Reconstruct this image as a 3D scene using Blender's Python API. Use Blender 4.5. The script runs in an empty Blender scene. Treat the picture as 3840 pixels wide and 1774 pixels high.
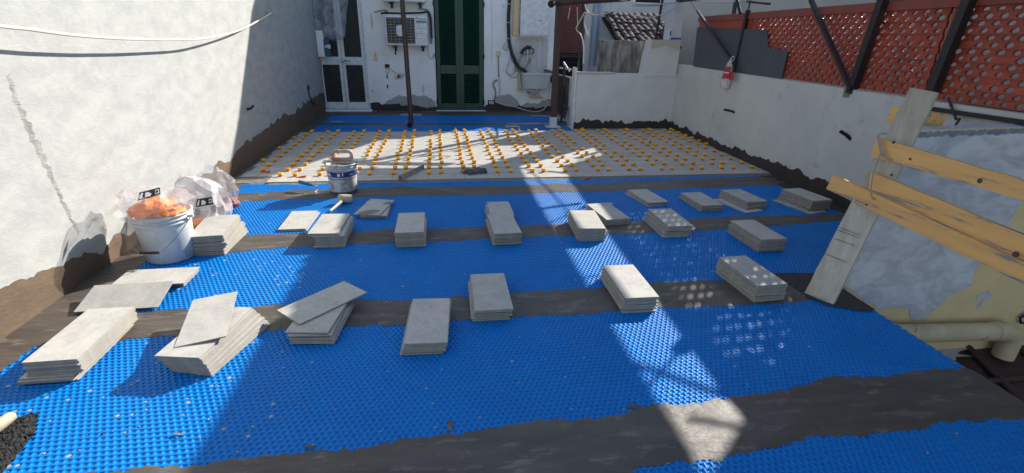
import bpy, math, random
import numpy as np
from mathutils import Vector, Matrix, noise
random.seed(7); rng = np.random.default_rng(7)
SC = bpy.context.scene
COL = SC.collection
# ---------------------------------------------------------------- camera
F, PITCH, YAW, ROLL, CAMH = 1850.0, 0.387469, 0.149294, 0.0219173, 2.0
cp, sp, cy_, sy_ = math.cos(PITCH), math.sin(PITCH), math.cos(YAW), math.sin(YAW)
FW = Vector((sy_*cp, cy_*cp, -sp)); R0 = Vector((cy_, -sy_, 0)); U0 = R0.cross(FW)
RT = math.cos(ROLL)*R0 + math.sin(ROLL)*U0
UP = -math.sin(ROLL)*R0 + math.cos(ROLL)*U0
CAM = Vector((0, 0, CAMH))
cd = bpy.data.cameras.new("camera"); cam = bpy.data.objects.new("camera", cd); COL.objects.link(cam)
cd.sensor_width = 36; cd.lens = F/3840*36; cd.clip_start = 0.05; cd.clip_end = 400
M3 = Matrix((RT, UP, -FW)).transposed()
cam.matrix_world = Matrix.Translation(CAM) @ M3.to_4x4()
SC.camera = cam
# ---------------------------------------------------------------- light
SUN = Vector((1.47, 1.25, 1.0)).normalized()
EL = math.asin(SUN.z); AZ = math.atan2(SUN.x, SUN.y)
w = bpy.data.worlds.new("World"); SC.world = w; w.use_nodes = True
nt = w.node_tree; bg = nt.nodes["Background"]
sky = nt.nodes.new("ShaderNodeTexSky"); sky.sky_type = 'NISHITA'; sky.sun_disc = False
sky.sun_elevation = EL; sky.sun_rotation = AZ; sky.air_density = 1.0; sky.dust_density = 0.6
nt.links.new(sky.outputs[0], bg.inputs[0]); bg.inputs[1].default_value = 0.12
sl = bpy.data.lights.new("sun", 'SUN'); sl.energy = 4.9; sl.angle = math.radians(0.5); sl.color = (1.0, 0.94, 0.85)
so = bpy.data.objects.new("sun", sl); COL.objects.link(so)
so.rotation_euler = SUN.to_track_quat('Z', 'Y').to_euler(); so.location = (12, 10, 9)
vs = SC.view_settings; vs.view_transform = 'Standard'; vs.look = 'None'; vs.exposure = 0.93; vs.gamma = 1.0; vs.use_curve_mapping = False
SC.cycles.max_bounces = 6; SC.cycles.transparent_max_bounces = 12

# ---------------------------------------------------------------- helpers
K = 3840/2576.0
def ray(a, b):
    return FW + RT*((a*K-1920)/F) - UP*((b*K-887)/F)
def pY(a, b, Y): d = ray(a, b); return CAM + d*(Y/d.y)
def pX(a, b, X): d = ray(a, b); return CAM + d*(X/d.x)
def pZ(a, b, Z=0.0): d = ray(a, b); return CAM + d*((Z-CAMH)/d.z)

class MB:
    def __init__(s): s.v = []; s.f = []; s.m = []; s.sm = []
    def add(s, vs, fs, mi=0, smooth=False):
        o = len(s.v); s.v += [tuple(v) for v in vs]
        for f in fs: s.f.append(tuple(i+o for i in f)); s.m.append(mi); s.sm.append(smooth)
        return s
    def box(s, x0, x1, y0, y1, z0, z1, mi=0):
        v = [(x, y, z) for z in (z0, z1) for y in (y0, y1) for x in (x0, x1)]
        return s.add(v, [(0,2,3,1),(4,5,7,6),(0,1,5,4),(2,6,7,3),(0,4,6,2),(1,3,7,5)], mi)
    def obox(s, c, ax, ay, az, hx, hy, hz, mi=0):
        c = Vector(c); v = [c+ax*(i*hx)+ay*(j*hy)+az*(k*hz) for k in (-1,1) for j in (-1,1) for i in (-1,1)]
        return s.add(v, [(0,2,3,1),(4,5,7,6),(0,1,5,4),(2,6,7,3),(0,4,6,2),(1,3,7,5)], mi)
    def bbox(s, x0, x1, y0, y1, z0, z1, b=.004, mi=0):
        # box with chamfered edges
        b = min(b, (x1-x0)*.45, (y1-y0)*.45, (z1-z0)*.45)
        vs = []; idx = {}
        for i, x in enumerate((x0, x1)):
            for j, y in enumerate((y0, y1)):
                for k, z in enumerate((z0, z1)):
                    dx = b if i == 0 else -b; dy = b if j == 0 else -b; dz = b if k == 0 else -b
                    idx[i,j,k,0] = len(vs); vs.append((x, y+dy, z+dz))
                    idx[i,j,k,1] = len(vs); vs.append((x+dx, y, z+dz))
                    idx[i,j,k,2] = len(vs); vs.append((x+dx, y+dy, z))
        fs = []
        q = ((0,0),(1,0),(1,1),(0,1))
        for i in (0,1): fs.append([idx[i,a,b_,0] for a,b_ in q][::(-1 if i == 0 else 1)])
        for j in (0,1): fs.append([idx[a,j,b_,1] for a,b_ in q][::(1 if j == 0 else -1)])
        for k in (0,1): fs.append([idx[a,b_,k,2] for a,b_ in q][::(-1 if k == 0 else 1)])
        for a in (0,1):
            for b_ in (0,1):
                fs.append([idx[a,b_,0,0], idx[a,b_,1,0], idx[a,b_,1,1], idx[a,b_,0,1]][::(1 if a != b_ else -1)])
                fs.append([idx[a,0,b_,0], idx[a,1,b_,0], idx[a,1,b_,2], idx[a,0,b_,2]][::(-1 if a != b_ else 1)])
                fs.append([idx[0,a,b_,1], idx[1,a,b_,1], idx[1,a,b_,2], idx[0,a,b_,2]][::(1 if a != b_ else -1)])
        for i in (0,1):
            for j in (0,1):
                for k in (0,1):
                    t = [idx[i,j,k,0], idx[i,j,k,1], idx[i,j,k,2]]
                    fs.append(t[::(1 if (i+j+k) % 2 else -1)])
        return s.add(vs, fs, mi)
    def tube(s, pts, r, n=8, cap=True, mi=0, smooth=True):
        pts = [Vector(p) for p in pts]; rs = r if isinstance(r, (list, tuple)) else [r]*len(pts)
        rings = []; u = None; vs = []
        for i, p in enumerate(pts):
            t = (pts[min(i+1, len(pts)-1)] - pts[max(i-1, 0)]).normalized()
            if u is None:
                u = t.orthogonal().normalized()
            else:
                u = (u - t*u.dot(t)); u = u.normalized() if u.length > 1e-6 else t.orthogonal().normalized()
            w_ = t.cross(u)
            for k in range(n):
                a = 2*math.pi*k/n; vs.append(p + (u*math.cos(a) + w_*math.sin(a))*rs[i])
        fs = []
        for i in range(len(pts)-1):
            for k in range(n):
                fs.append((i*n+k, i*n+(k+1) % n, (i+1)*n+(k+1) % n, (i+1)*n+k))
        s.add(vs, fs, mi, smooth)
        if cap: s.add(vs[:n], [tuple(range(n))[::-1]], mi); s.add(vs[-n:], [tuple(range(n))], mi)
        return s
    def lathe(s, c, prof, n=28, mi=0, smooth=True, sx=1, sy=1):
        c = Vector(c); vs = []
        for r, z in prof:
            for k in range(n):
                a = 2*math.pi*k/n; vs.append(c + Vector((r*sx*math.cos(a), r*sy*math.sin(a), z)))
        fs = []
        for i in range(len(prof)-1):
            for k in range(n): fs.append((i*n+k, i*n+(k+1) % n, (i+1)*n+(k+1) % n, (i+1)*n+k))
        return s.add(vs, fs, mi, smooth)
    def prism(s, poly, d, mi=0):
        # closed polygon of 3d points extruded by d
        poly = [Vector(p) for p in poly]; d = Vector(d); n = len(poly)
        nn = Vector((0,0,0))
        for i in range(n): nn += poly[i].cross(poly[(i+1) % n])
        if nn.dot(d) > 0: poly = poly[::-1]
        vs = poly + [p+d for p in poly]
        fs = [tuple(range(n)), tuple(range(2*n-1, n-1, -1))] + [(i, i+n, (i+1) % n + n, (i+1) % n) for i in range(n)]
        return s.add(vs, fs, mi)
    def build(s, name, mat, parent=None, origin=None, kind=None):
        me = bpy.data.meshes.new(name)
        if origin is None: origin = parent['_o'] if parent is not None and '_o' in parent else (0, 0, 0)
        o = Vector(origin)
        me.from_pydata([(v[0]-o.x, v[1]-o.y, v[2]-o.z) for v in s.v], [], s.f)
        mats = mat if isinstance(mat, (list, tuple)) else [mat]
        for m in mats: me.materials.append(m)
        me.polygons.foreach_set("material_index", s.m); me.polygons.foreach_set("use_smooth", s.sm)
        me.update()
        ob = bpy.data.objects.new(name, me); COL.objects.link(ob)
        if parent is not None:
            ob.parent = parent; ob['_o'] = list(o)
            po = Vector(parent['_o']) if '_o' in parent else Vector((0,0,0))
            ob.location = o - po
        else:
            ob.location = o; ob['_o'] = list(o)
        if kind: ob['kind'] = kind
        return ob
def tag(o, label, cat, group=None):
    o['label'] = label; o['category'] = cat
    if group: o['group'] = group
    return o
def empty(name, loc, label, cat, group=None):
    o = bpy.data.objects.new(name, None); COL.objects.link(o); o.location = loc; o['_o'] = list(loc)
    o.empty_display_size = .1
    return tag(o, label, cat, group)
def sag(a, b, d, n=16):
    a = Vector(a); b = Vector(b)
    return [a.lerp(b, i/n) - Vector((0, 0, d*4*(i/n)*(1-i/n))) for i in range(n+1)]
def spl(pts, n=6):
    pts = [Vector(p) for p in pts]; out = []
    for i in range(len(pts)-1):
        p0 = pts[max(i-1, 0)]; p1 = pts[i]; p2 = pts[i+1]; p3 = pts[min(i+2, len(pts)-1)]
        for k in range(n):
            t = k/n
            out.append(.5*((2*p1)+(p2-p0)*t+(2*p0-5*p1+4*p2-p3)*t*t+(3*p1-p0-3*p2+p3)*t**3))
    return out + [pts[-1]]
X_, Y_, Z_ = Vector((1,0,0)), Vector((0,1,0)), Vector((0,0,1))

# ---------------------------------------------------------------- materials
def lin(c): return tuple(c)+(1,)
def mat(name, col, rough=.8, col2=None, nscale=6, ndetail=6, nlo=.35, nhi=.65, stretch=(1,1,1), rot=(0,0,0),
        bump=0, bscale=60, bdist=.004, bump2=0, b2scale=8, metal=0, spec=.5, trans=0, alpha=1, col3=None, c3scale=20, c3lo=.6, c3hi=.7,
        rand=0, coat=0, sss=0, warp=0):
    m = bpy.data.materials.new(name); m.use_nodes = True; t = m.node_tree; N = t.nodes; Lk = t.links
    b = N["Principled BSDF"]; b.inputs["Base Color"].default_value = lin(col); b.inputs["Roughness"].default_value = rough
    b.inputs["Metallic"].default_value = metal; b.inputs["Specular IOR Level"].default_value = spec
    b.inputs["Transmission Weight"].default_value = trans; b.inputs["Alpha"].default_value = alpha
    b.inputs["Coat Weight"].default_value = coat
    tc = N.new("ShaderNodeTexCoord"); mp = N.new("ShaderNodeMapping"); Lk.new(tc.outputs["Object"], mp.inputs[0])
    mp.inputs["Scale"].default_value = stretch; mp.inputs["Rotation"].default_value = rot
    vec = mp.outputs[0]
    if rand:
        oi = N.new("ShaderNodeObjectInfo"); mu = N.new("ShaderNodeMath"); mu.operation = 'MULTIPLY'; mu.inputs[1].default_value = 37.0
        Lk.new(oi.outputs["Random"], mu.inputs[0]); va = N.new("ShaderNodeVectorMath"); va.operation = 'ADD'
        Lk.new(mp.outputs[0], va.inputs[0]); Lk.new(mu.outputs[0], va.inputs[1]); vec = va.outputs[0]
    def nz(sc, det=6, rg=.6, dist=0):
        n = N.new("ShaderNodeTexNoise"); n.inputs["Scale"].default_value = sc; n.inputs["Detail"].default_value = det
        n.inputs["Roughness"].default_value = rg; n.inputs["Distortion"].default_value = dist; Lk.new(vec, n.inputs["Vector"]); return n
    def rmp(src, lo, hi):
        r = N.new("ShaderNodeMapRange"); r.inputs[1].default_value = lo; r.inputs[2].default_value = hi; r.clamp = True
        Lk.new(src, r.inputs[0]); return r.outputs[0]
    cur = None
    if col2:
        n = nz(nscale, ndetail, .65, warp); mx = N.new("ShaderNodeMix"); mx.data_type = 'RGBA'
        mx.inputs[6].default_value = lin(col); mx.inputs[7].default_value = lin(col2)
        Lk.new(rmp(n.outputs[0], nlo, nhi), mx.inputs[0]); cur = mx.outputs[2]
    if col3:
        n = nz(c3scale, 8, .7); mx = N.new("ShaderNodeMix"); mx.data_type = 'RGBA'
        if cur: Lk.new(cur, mx.inputs[6])
        else: mx.inputs[6].default_value = lin(col)
        mx.inputs[7].default_value = lin(col3); Lk.new(rmp(n.outputs[0], c3lo, c3hi), mx.inputs[0]); cur = mx.outputs[2]
    if rand:
        hs = N.new("ShaderNodeHueSaturation"); r = N.new("ShaderNodeMapRange"); Lk.new(oi.outputs["Random"], r.inputs[0])
        r.inputs[3].default_value = 1-rand; r.inputs[4].default_value = 1+rand
        Lk.new(r.outputs[0], hs.inputs["Value"])
        if cur: Lk.new(cur, hs.inputs["Color"])
        else: hs.inputs["Color"].default_value = lin(col)
        cur = hs.outputs[0]
    if cur: Lk.new(cur, b.inputs["Base Color"])
    last = None
    for st, scv, dist in ((bump2, b2scale, bdist*4), (bump, bscale, bdist)):
        if st:
            n = nz(scv, 5, .6); bp = N.new("ShaderNodeBump"); bp.inputs["Strength"].default_value = st; bp.inputs["Distance"].default_value = dist
            Lk.new(n.outputs[0], bp.inputs["Height"])
            if last: Lk.new(last, bp.inputs["Normal"])
            last = bp.outputs[0]
    if last: Lk.new(last, b.inputs["Normal"])
    m['bsdf'] = 1
    return m
M = {}
M['plaster_l'] = mat('plaster_left', (.365,.368,.35), .92, (.305,.31,.30), 3.2, 12, .40, .62, (1,1.0,1.9), (.9,0,0), bump=.45, bscale=55, bdist=.004, bump2=.30, b2scale=13, col3=(.30,.29,.27), c3scale=11, c3lo=.70, c3hi=.80, warp=.2)
M['plaster_r'] = mat('plaster_right', (.60,.59,.54), .95, (.50,.50,.47), 1.4, 6, .35, .7, bump=.3, bscale=50, bdist=.004, bump2=.3, b2scale=4, col3=(.36,.36,.35), c3scale=3.5, c3lo=.58, c3hi=.75)
M['plaster_low'] = mat('plaster_low_wall', (.60,.60,.59), .95, (.66,.66,.64), 1.7, 6, .4, .6, bump=.3, bscale=50, bdist=.004, bump2=.3, b2scale=4)
M['house'] = mat('painted_house_wall', (.90,.90,.88), .9, (.80,.80,.77), 1.6, 8, .45, .7, bump=.3, bscale=30, bdist=.004, bump2=.35, b2scale=6, col3=(.44,.42,.35), c3scale=3.2, c3lo=.63, c3hi=.69)
M['cement'] = mat('fresh_cement', (.36,.36,.36), .95, (.42,.42,.41), 5, bump=.4, bscale=40)
M['membrane'] = mat('brown_membrane', (.115,.085,.060), .72, (.085,.064,.047), 3, 8, .35, .65, (1,1,1), bump=.5, bscale=26, bdist=.004, bump2=.4, b2scale=9, col3=(.20,.17,.14), c3scale=9, c3lo=.66, c3hi=.78)
M['membrane_dark'] = mat('dark_membrane', (.046,.036,.030), .8, (.036,.029,.025), 4, 8, .35, .65, bump=.6, bscale=30, bdist=.005, bump2=.5, b2scale=10)
M['membrane_l'] = mat('brown_wall_membrane', (.115,.076,.045), .75, (.088,.058,.036), 3, 8, .35, .65, (1,1,2.5), (0.5,0,0), bump=.5, bscale=26, bdist=.004, bump2=.4, b2scale=9)
M['band'] = mat('band_membrane', (.064,.051,.041), .52, (.100,.082,.066), 2.6, 10, .38, .66, (.6,1.8,1), (0,0,.25), bump=.7, bscale=22, bdist=.004, bump2=.5, b2scale=7, col3=(.22,.195,.165), c3scale=6, c3lo=.54, c3hi=.74)
M['blue'] = mat('blue_mat_plastic', (.0003,.185,.58), .34, (.0003,.155,.50), 2.5, 6, .3, .7, col3=(.20,.31,.46), c3scale=9, c3lo=.66, c3hi=.86, bump=.10, bscale=90, bdist=.002, spec=.16)
M['tile'] = mat('porcelain_tile', (.475,.455,.41), .62, (.36,.35,.32), 7, 10, .36, .66, col3=(.50,.47,.41), c3scale=30, c3lo=.5, c3hi=.65, rand=.06, bump=.1, bscale=160, bdist=.001, spec=.35)
M['tile_side'] = mat('tile_biscuit', (.35,.315,.26), .9, (.27,.245,.21), 18, bump=.2, bscale=80)
M['tile_back'] = mat('tile_back', (.16,.15,.14), .9, (.20,.19,.175), 12)
M['mortar'] = mat('mortar', (.16,.145,.11), .95, (.21,.19,.15), 9, bump=.9, bscale=30, bdist=.01, bump2=.7, b2scale=9)
M['yellow'] = mat('clip_yellow', (.95,.50,.015), .4, rand=.1)
M['orange'] = mat('clip_orange', (.55,.10,.01), .45)
M['concrete'] = mat('concrete', (.33,.325,.31), .95, (.25,.25,.24), 3, bump=.4, bscale=30, bump2=.3)
M['white'] = mat('white_metal', (.80,.81,.80), .4, (.6,.61,.6), 9)
M['glass'] = mat('rippled_glass', (.010,.011,.012), .22, (.05,.046,.035), 42, 3, .55, .75, bump=1, bscale=42, bdist=.02, spec=.5)
M['green'] = mat('green_shutter_paint', (.008,.060,.034), .38, (.006,.045,.026), 5, bump=.15, bscale=60)
M['brownpipe'] = mat('brown_painted_pipe', (.040,.024,.022), .4, (.055,.034,.03), 6)
M['brownpost'] = mat('brown_post_paint', (.085,.040,.032), .5, (.065,.031,.026), 5)
M['black'] = mat('black_plastic', (.012,.012,.013), .5)
M['blacksteel'] = mat('black_steel', (.014,.016,.020), .5, (.025,.022,.02), 7, bump=.3, bscale=40)
M['darksheet'] = mat('dark_shade_sheet', (.070,.078,.09), .8, (.085,.092,.10), 3, bump=.3, bscale=8, bdist=.02)
M['red'] = mat('red_plastic_mesh', (.42,.075,.034), .42, (.30,.05,.025), 4, bump=.5, bscale=9, bdist=.03)
M['redrail'] = mat('red_rail', (.30,.07,.045), .55, (.25,.06,.04), 5)
M['wood_grey'] = mat('weathered_plank', (.56,.50,.41), .85, (.40,.35,.28), 3.2, 8, .35, .68, (5,5,.6), (0,.2,0), bump=.4, bscale=10, bdist=.004, col3=(.17,.13,.10), c3scale=5, c3lo=.66, c3hi=.78)
M['wood_yellow'] = mat('pine_board', (.80,.45,.15), .75, (.64,.35,.12), 2.6, 8, .35, .68, (6,.5,6), bump=.35, bscale=10, bdist=.003, col3=(.20,.21,.23), c3scale=2.3, c3lo=.54, c3hi=.60)
M['cord'] = mat('grey_cord', (.30,.29,.27), .9)
M['cream'] = mat('cream_cable', (.62,.55,.42), .6)
M['wcable'] = mat('white_cable', (.55,.55,.53), .6)
M['bucket'] = mat('white_bucket_plastic', (.54,.56,.57), .45, (.46,.47,.46), 5, 9, .5, .64, (1,1,.7), col3=(.23,.21,.18), c3scale=8, c3lo=.63, c3hi=.68, bump=.25, bscale=30)
M['bucket2'] = mat('mortar_stained_bucket_plastic', (.60,.62,.62), .5, (.36,.35,.33), 7, 9, .46, .6, (1,1,.8), col3=(.05,.05,.05), c3scale=13, c3lo=.64, c3hi=.67, bump=.4, bscale=30)
M['bluelabel'] = mat('blue_bucket_label', (.012,.025,.17), .4, (.2,.22,.32), 9, 8, .6, .68)
M['bluebase'] = mat('bucket_blue_foot', (.02,.035,.12), .6, (.1,.1,.12), 12)
M['sink'] = mat('white_ceramic', (.62,.62,.60), .3, (.55,.54,.5), 4)
M['chrome'] = mat('chrome', (.5,.5,.5), .25, metal=1)
M['beigepipe'] = mat('beige_pipe', (.70,.56,.36), .6, (.56,.44,.28), 5, 8, .4, .7, col3=(.16,.14,.11), c3scale=7, c3lo=.64, c3hi=.7)
M['yellowwall'] = mat('pale_yellow_paint', (.80,.60,.32), .9, (.70,.54,.30), 3, bump=.3, bscale=30, bump2=.3)
M['cementpatch'] = mat('bare_render', (.46,.46,.50), .95, (.64,.64,.70), 3.2, 12, .40, .60, (1,1,1.8), (0,.6,0), bump=.5, bscale=30, bdist=.006, bump2=.6, b2scale=4, warp=.8)
M['terracotta'] = mat('old_roof_tile', (.125,.078,.070), .9, (.085,.070,.068), 9, 8, .3, .7, rand=.25, bump=.5, bscale=30)
M['brownroof'] = mat('brown_sheet_roof', (.075,.034,.030), .6, (.06,.03,.026), 3, bump=.3, bscale=12)
M['mottled'] = mat('mould_stained_render', (.34,.33,.30), .95, (.10,.095,.085), 2.6, 9, .42, .62, (2.2,1,.6), bump=.6, bscale=30, bump2=.5)
M['palewall'] = mat('pale_stucco', (.52,.53,.55), .92, (.60,.60,.60), 3, bump=.3, bscale=30, col3=(.30,.28,.27), c3scale=4, c3lo=.64, c3hi=.67)
M['farwall'] = mat('far_house_render', (.45,.43,.38), .95, (.40,.385,.35), 1.5)
M['redslat'] = mat('red_roller_slats', (.17,.050,.040), .6, (.14,.042,.035), 4)
M['dark'] = mat('dark_interior', (.012,.012,.013), .9)
M['ground'] = mat('courtyard_ground', (.14,.13,.12), .95, (.20,.19,.17), 2)
M['rubber'] = mat('mallet_rubber', (.50,.44,.31), .7, (.30,.26,.18), 8)
M['grip'] = mat('teal_grip', (.02,.10,.16), .5)
M['steel'] = mat('steel_blade', (.40,.40,.40), .4, (.22,.21,.19), 12, metal=.6)
M['redhandle'] = mat('worn_red_handle', (.30,.12,.11), .6, (.42,.38,.34), 7, 8, .42, .55)
M['glove'] = mat('grey_glove_fabric', (.055,.060,.070), .95, (.14,.145,.15), 22, bump=.6, bscale=60)
M['bristle'] = mat('black_bristle', (.014,.014,.015), .95, (.05,.047,.043), 40, 8, .4, .7, (1,1,1), bump=1, bscale=90, bdist=.02)
M['levelm'] = mat('aluminium_level', (.33,.32,.31), .45, (.22,.20,.19), 10, metal=.3)
M['levelend'] = mat('level_end_cap', (.25,.10,.08), .6)
M['card'] = mat('white_box', (.66,.66,.66), .7)
M['bluetxt'] = mat('blue_print', (.02,.10,.35), .6)
M['teal'] = mat('teal_print', (.03,.22,.22), .5)
M['ink'] = mat('black_print', (.015,.015,.015), .6)
M['redprint'] = mat('red_print', (.45,.03,.05), .5)
M['foam'] = mat('yellow_foam', (.45,.28,.07), .9, bump=1, bscale=30, bdist=.02)
M['whitetile'] = mat('white_wall_tile', (.55,.57,.58), .25, rand=.03)
M['orangefill'] = mat('orange_wedge_plastic', (.85,.17,.003), .35, (.90,.27,.004), 7, 3, .4, .6, bump=.6, bscale=30, bdist=.03)
M['redfill'] = mat('dark_red_clips', (.16,.022,.028), .4, (.28,.10,.10), 14, 4, .45, .65, bump=.8, bscale=22, bdist=.03)
def filmmat(name, tint, fac, rough=.25):
    m = bpy.data.materials.new(name); m.use_nodes = True; t = m.node_tree; N = t.nodes; Lk = t.links
    b = N["Principled BSDF"]; b.inputs["Base Color"].default_value = lin(tint); b.inputs["Roughness"].default_value = rough
    tr = N.new("ShaderNodeBsdfTransparent"); mx = N.new("ShaderNodeMixShader")
    n = N.new("ShaderNodeTexNoise"); n.inputs["Scale"].default_value = 3.5; n.inputs["Detail"].default_value = 4; n.inputs["Distortion"].default_value = 1.2
    tc = N.new("ShaderNodeTexCoord"); Lk.new(tc.outputs["Object"], n.inputs["Vector"])
    r = N.new("ShaderNodeMapRange"); r.inputs[1].default_value = .3; r.inputs[2].default_value = .75
    r.inputs[3].default_value = fac[0]; r.inputs[4].default_value = fac[1]; Lk.new(n.outputs[0], r.inputs[0])
    bp = N.new("ShaderNodeBump"); bp.inputs["Strength"].default_value = .7; bp.inputs["Distance"].default_value = .05
    Lk.new(n.outputs[0], bp.inputs["Height"]); Lk.new(bp.outputs[0], b.inputs["Normal"])
    Lk.new(r.outputs[0], mx.inputs[0]); Lk.new(tr.outputs[0], mx.inputs[1]); Lk.new(b.outputs[0], mx.inputs[2])
    Lk.new(mx.outputs[0], N["Material Output"].inputs[0]); return m
def tarpmat():
    m = bpy.data.materials.new('translucent_roof_sheet'); m.use_nodes = True; N = m.node_tree.nodes; Lk = m.node_tree.links
    d = N["Principled BSDF"]; d.inputs["Base Color"].default_value = (.45,.46,.48,1); d.inputs["Roughness"].default_value = .7
    t = N.new("ShaderNodeBsdfTranslucent"); t.inputs[0].default_value = (.48,.56,.72,1); mx = N.new("ShaderNodeMixShader"); mx.inputs[0].default_value = .40
    Lk.new(d.outputs[0], mx.inputs[1]); Lk.new(t.outputs[0], mx.inputs[2]); Lk.new(mx.outputs[0], N["Material Output"].inputs[0]); return m
M['tarp'] = tarpmat()
M['film'] = filmmat('clear_plastic_film', (.80,.74,.74), (.10,.45))
M['filmblue'] = filmmat('dusty_plastic_film', (.48,.52,.56), (.3,.75))
M['filmwhite'] = filmmat('milky_plastic_film', (.74,.71,.70), (.30,.80))

# ================================================================ SETTING
g = MB().box(-60, 60, -40, 90, -3.3, -3.0).build('ground', M['ground'], kind='structure')
# concrete roof slab of the terrace (edge along x=3.43 in front of the cross wall)
slab = MB()
slab.box(-3.2, 3.43, -1.2, 3.70, -.30, 0).box(-3.2, 5.6, 3.70, 14.3, -.30, 0)
slab.box(-3.2, 3.35, -1.2, 14.3, -3.0, -.30)
slab = slab.build('floor_slab', M['concrete'], kind='structure')

# studded blue mats ------------------------------------------------------
PX, PY, RR, ZT, ZB = .0370, .0344, .0142, .0085, .0050
def mat_sheet(name, x0, x1, y0, y1, clip=None):
    rows = int(round((y1-y0)/PY)); V = []; cells = []
    for r in range(rows):
        off = PX*.5*(r % 2); n = int((x1-x0-off)/PX)
        xs = x0+off+PX*(np.arange(n)+.5); ys = np.full(n, y0+PY*(r+.5))
        cells.append(np.stack([xs, ys], 1))
    c = np.concatenate(cells)
    if clip is not None: c = c[clip(c[:, 0], c[:, 1])]
    n = len(c); ang = np.radians(22.5+45*np.arange(8))
    base = np.zeros((20, 3))
    base[:4, :2] = np.array([(-1,-1),(1,-1),(1,1),(-1,1)])*[PX/2, PY/2]; base[:4, 2] = ZT
    base[4:12, 0] = np.cos(ang)*RR; base[4:12, 1] = np.sin(ang)*RR; base[4:12, 2] = ZT
    base[12:20, 0] = np.cos(ang)*RR*.97; base[12:20, 1] = np.sin(ang)*RR*.97; base[12:20, 2] = ZB
    P = base[None]+np.concatenate([c, np.zeros((n, 1))], 1)[:, None]
    wob = np.sin(c[:, 0]*3.1+c[:, 1]*1.7)*.0012+rng.normal(0, .0004, n)
    P[:, 4:, 2] += rng.normal(0, .0003, n)[:, None]
    fs = []
    # circle verts 4..11 at 22.5,67.5,112.5,157.5,202.5,247.5,292.5,337.5
    fs += [(1,2,4,11),(2,3,6,5),(3,0,8,7),(0,1,10,9)]
    fs += [(2,5,4),(3,7,6),(0,9,8),(1,11,10)]
    fs += [(4+i, 4+(i+1) % 8, 12+(i+1) % 8, 12+i) for i in range(8)]
    fs += [tuple(range(12, 20))]
    lt = np.array([len(f) for f in fs]); li = np.concatenate([np.array(f) for f in fs])
    LI = (li[None]+20*np.arange(n)[:, None]).ravel(); LT = np.tile(lt, n); LS = np.concatenate([[0], np.cumsum(LT)[:-1]])
    me = bpy.data.meshes.new(name); me.vertices.add(20*n); me.vertices.foreach_set('co', P.ravel().astype(np.float32))
    me.loops.add(len(LI)); me.loops.foreach_set('vertex_index', LI.astype(np.int32))
    me.polygons.add(len(LT)); me.polygons.foreach_set('loop_start', LS.astype(np.int32)); me.polygons.foreach_set('loop_total', LT.astype(np.int32))
    me.update(calc_edges=True); me.materials.append(M['blue'])
    o = bpy.data.objects.new(name, me); COL.objects.link(o); o['kind'] = 'structure'; return o
MY = [.9]
for k in (29, 43, 46, 47, 15): MY.append(MY[-1]+PY*k)
mat_sheet('floor_mat', -2.78, 3.43, MY[0], MY[1])
mat_sheet('floor_mat', -2.78, 3.43, MY[1], MY[2])
mat_sheet('floor_mat', -2.78, 5.10, MY[2], MY[3], lambda x, y: (y > 3.72) | (x < 3.41))
mat_sheet('floor_mat', -2.78, 5.12, MY[3], MY[4])
mat_sheet('floor_mat', -2.78, 5.15, MY[4], MY[5])
mat_sheet('floor_mat', -2.80, 3.02, 10.93, 10.93+PY*33)
mat_sheet('floor_mat', -2.80, 3.10, 10.93+PY*33, 10.93+PY*71)

def rag(t, seed, sc=6, fine=40, a=.03, b=.015):
    return a*noise.noise(Vector((t*sc, seed*7.3, .5)))*2 + b*noise.noise(Vector((t*fine, seed*3.1, 2.5)))*2
def band(name, pts_lo, pts_hi, x0, x1, seed, z=.0125, m='band', step=.012, scal=True, a=.02, b=.012):
    """ragged strip of trowelled membrane across the floor; pts give (x, y) of its two edges"""
    xs = np.arange(x0, x1+step, step); mb = MB(); vs = []; n = len(xs)
    lo = np.interp(xs, [p[0] for p in pts_lo], [p[1] for p in pts_lo]); hi = np.interp(xs, [p[0] for p in pts_hi], [p[1] for p in pts_hi])
    rows = 7
    for i, x in enumerate(xs):
        sc_ = .010*abs(math.sin(math.pi*x/PX)) if scal else 0
        l = lo[i]+rag(x, seed, 3, 24, a, b)+sc_; h = hi[i]+rag(x, seed+9, 3, 24, a, b)-sc_
        for r in range(rows):
            t = r/(rows-1); y = l+(h-l)*t
            zz = z + (.0035*noise.noise(Vector((x*5, y*9, seed))) if 0 < r < rows-1 else -.0045)
            if r in (0, rows-1): zz = z-.0035
            vs.append((x, y, zz))
    fs = [(i*rows+r, (i+1)*rows+r, (i+1)*rows+r+1, i*rows+r+1) for i in range(n-1) for r in range(rows-1)]
    mb.add(vs, fs, 0, True)
    return mb.build(name, M[m], kind='structure')
band('floor_band', [(-3, 1.62), (.91, 1.71), (1.59, 1.77), (2.2, 1.81), (3.43, 1.79)], [(-3, 2.02), (-.67, 2.03), (.04, 2.08), (1.07, 2.14), (1.8, 2.17), (2.46, 2.27), (3.43, 2.25)], -2.9, 3.43, 1)
band('floor_band', [(-3, 3.2), (3.4, 3.2)], [(-3, 3.61), (.2, 3.58), (3.4, 3.68)], -2.9, 3.43, 2)
band('floor_band', [(-3, 4.5), (-2.35, 4.62), (-1.6, 4.75), (3, 4.8), (5, 4.95)], [(-3, 5.15), (.8, 5.14), (3.5, 5.22), (5.2, 5.2)], -2.9, 5.2, 3)
band('floor_band', [(-3, 6.27), (-1, 6.34), (1.1, 6.31), (5.2, 6.46)], [(-3, 6.6), (-1.15, 6.80), (2.3, 6.77), (5.2, 6.97)], -2.9, 5.22, 4, a=.03, b=.02)
band('floor_band', [(-3, 11.86), (3.1, 11.80)], [(-3, 12.2), (3.1, 12.16)], -2.9, 3.1, 5)
band('floor_band', [(-3, 13.36), (3.2, 13.30)], [(-3, 14.1), (3.3, 14.1)], -2.95, 3.28, 6)
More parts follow.
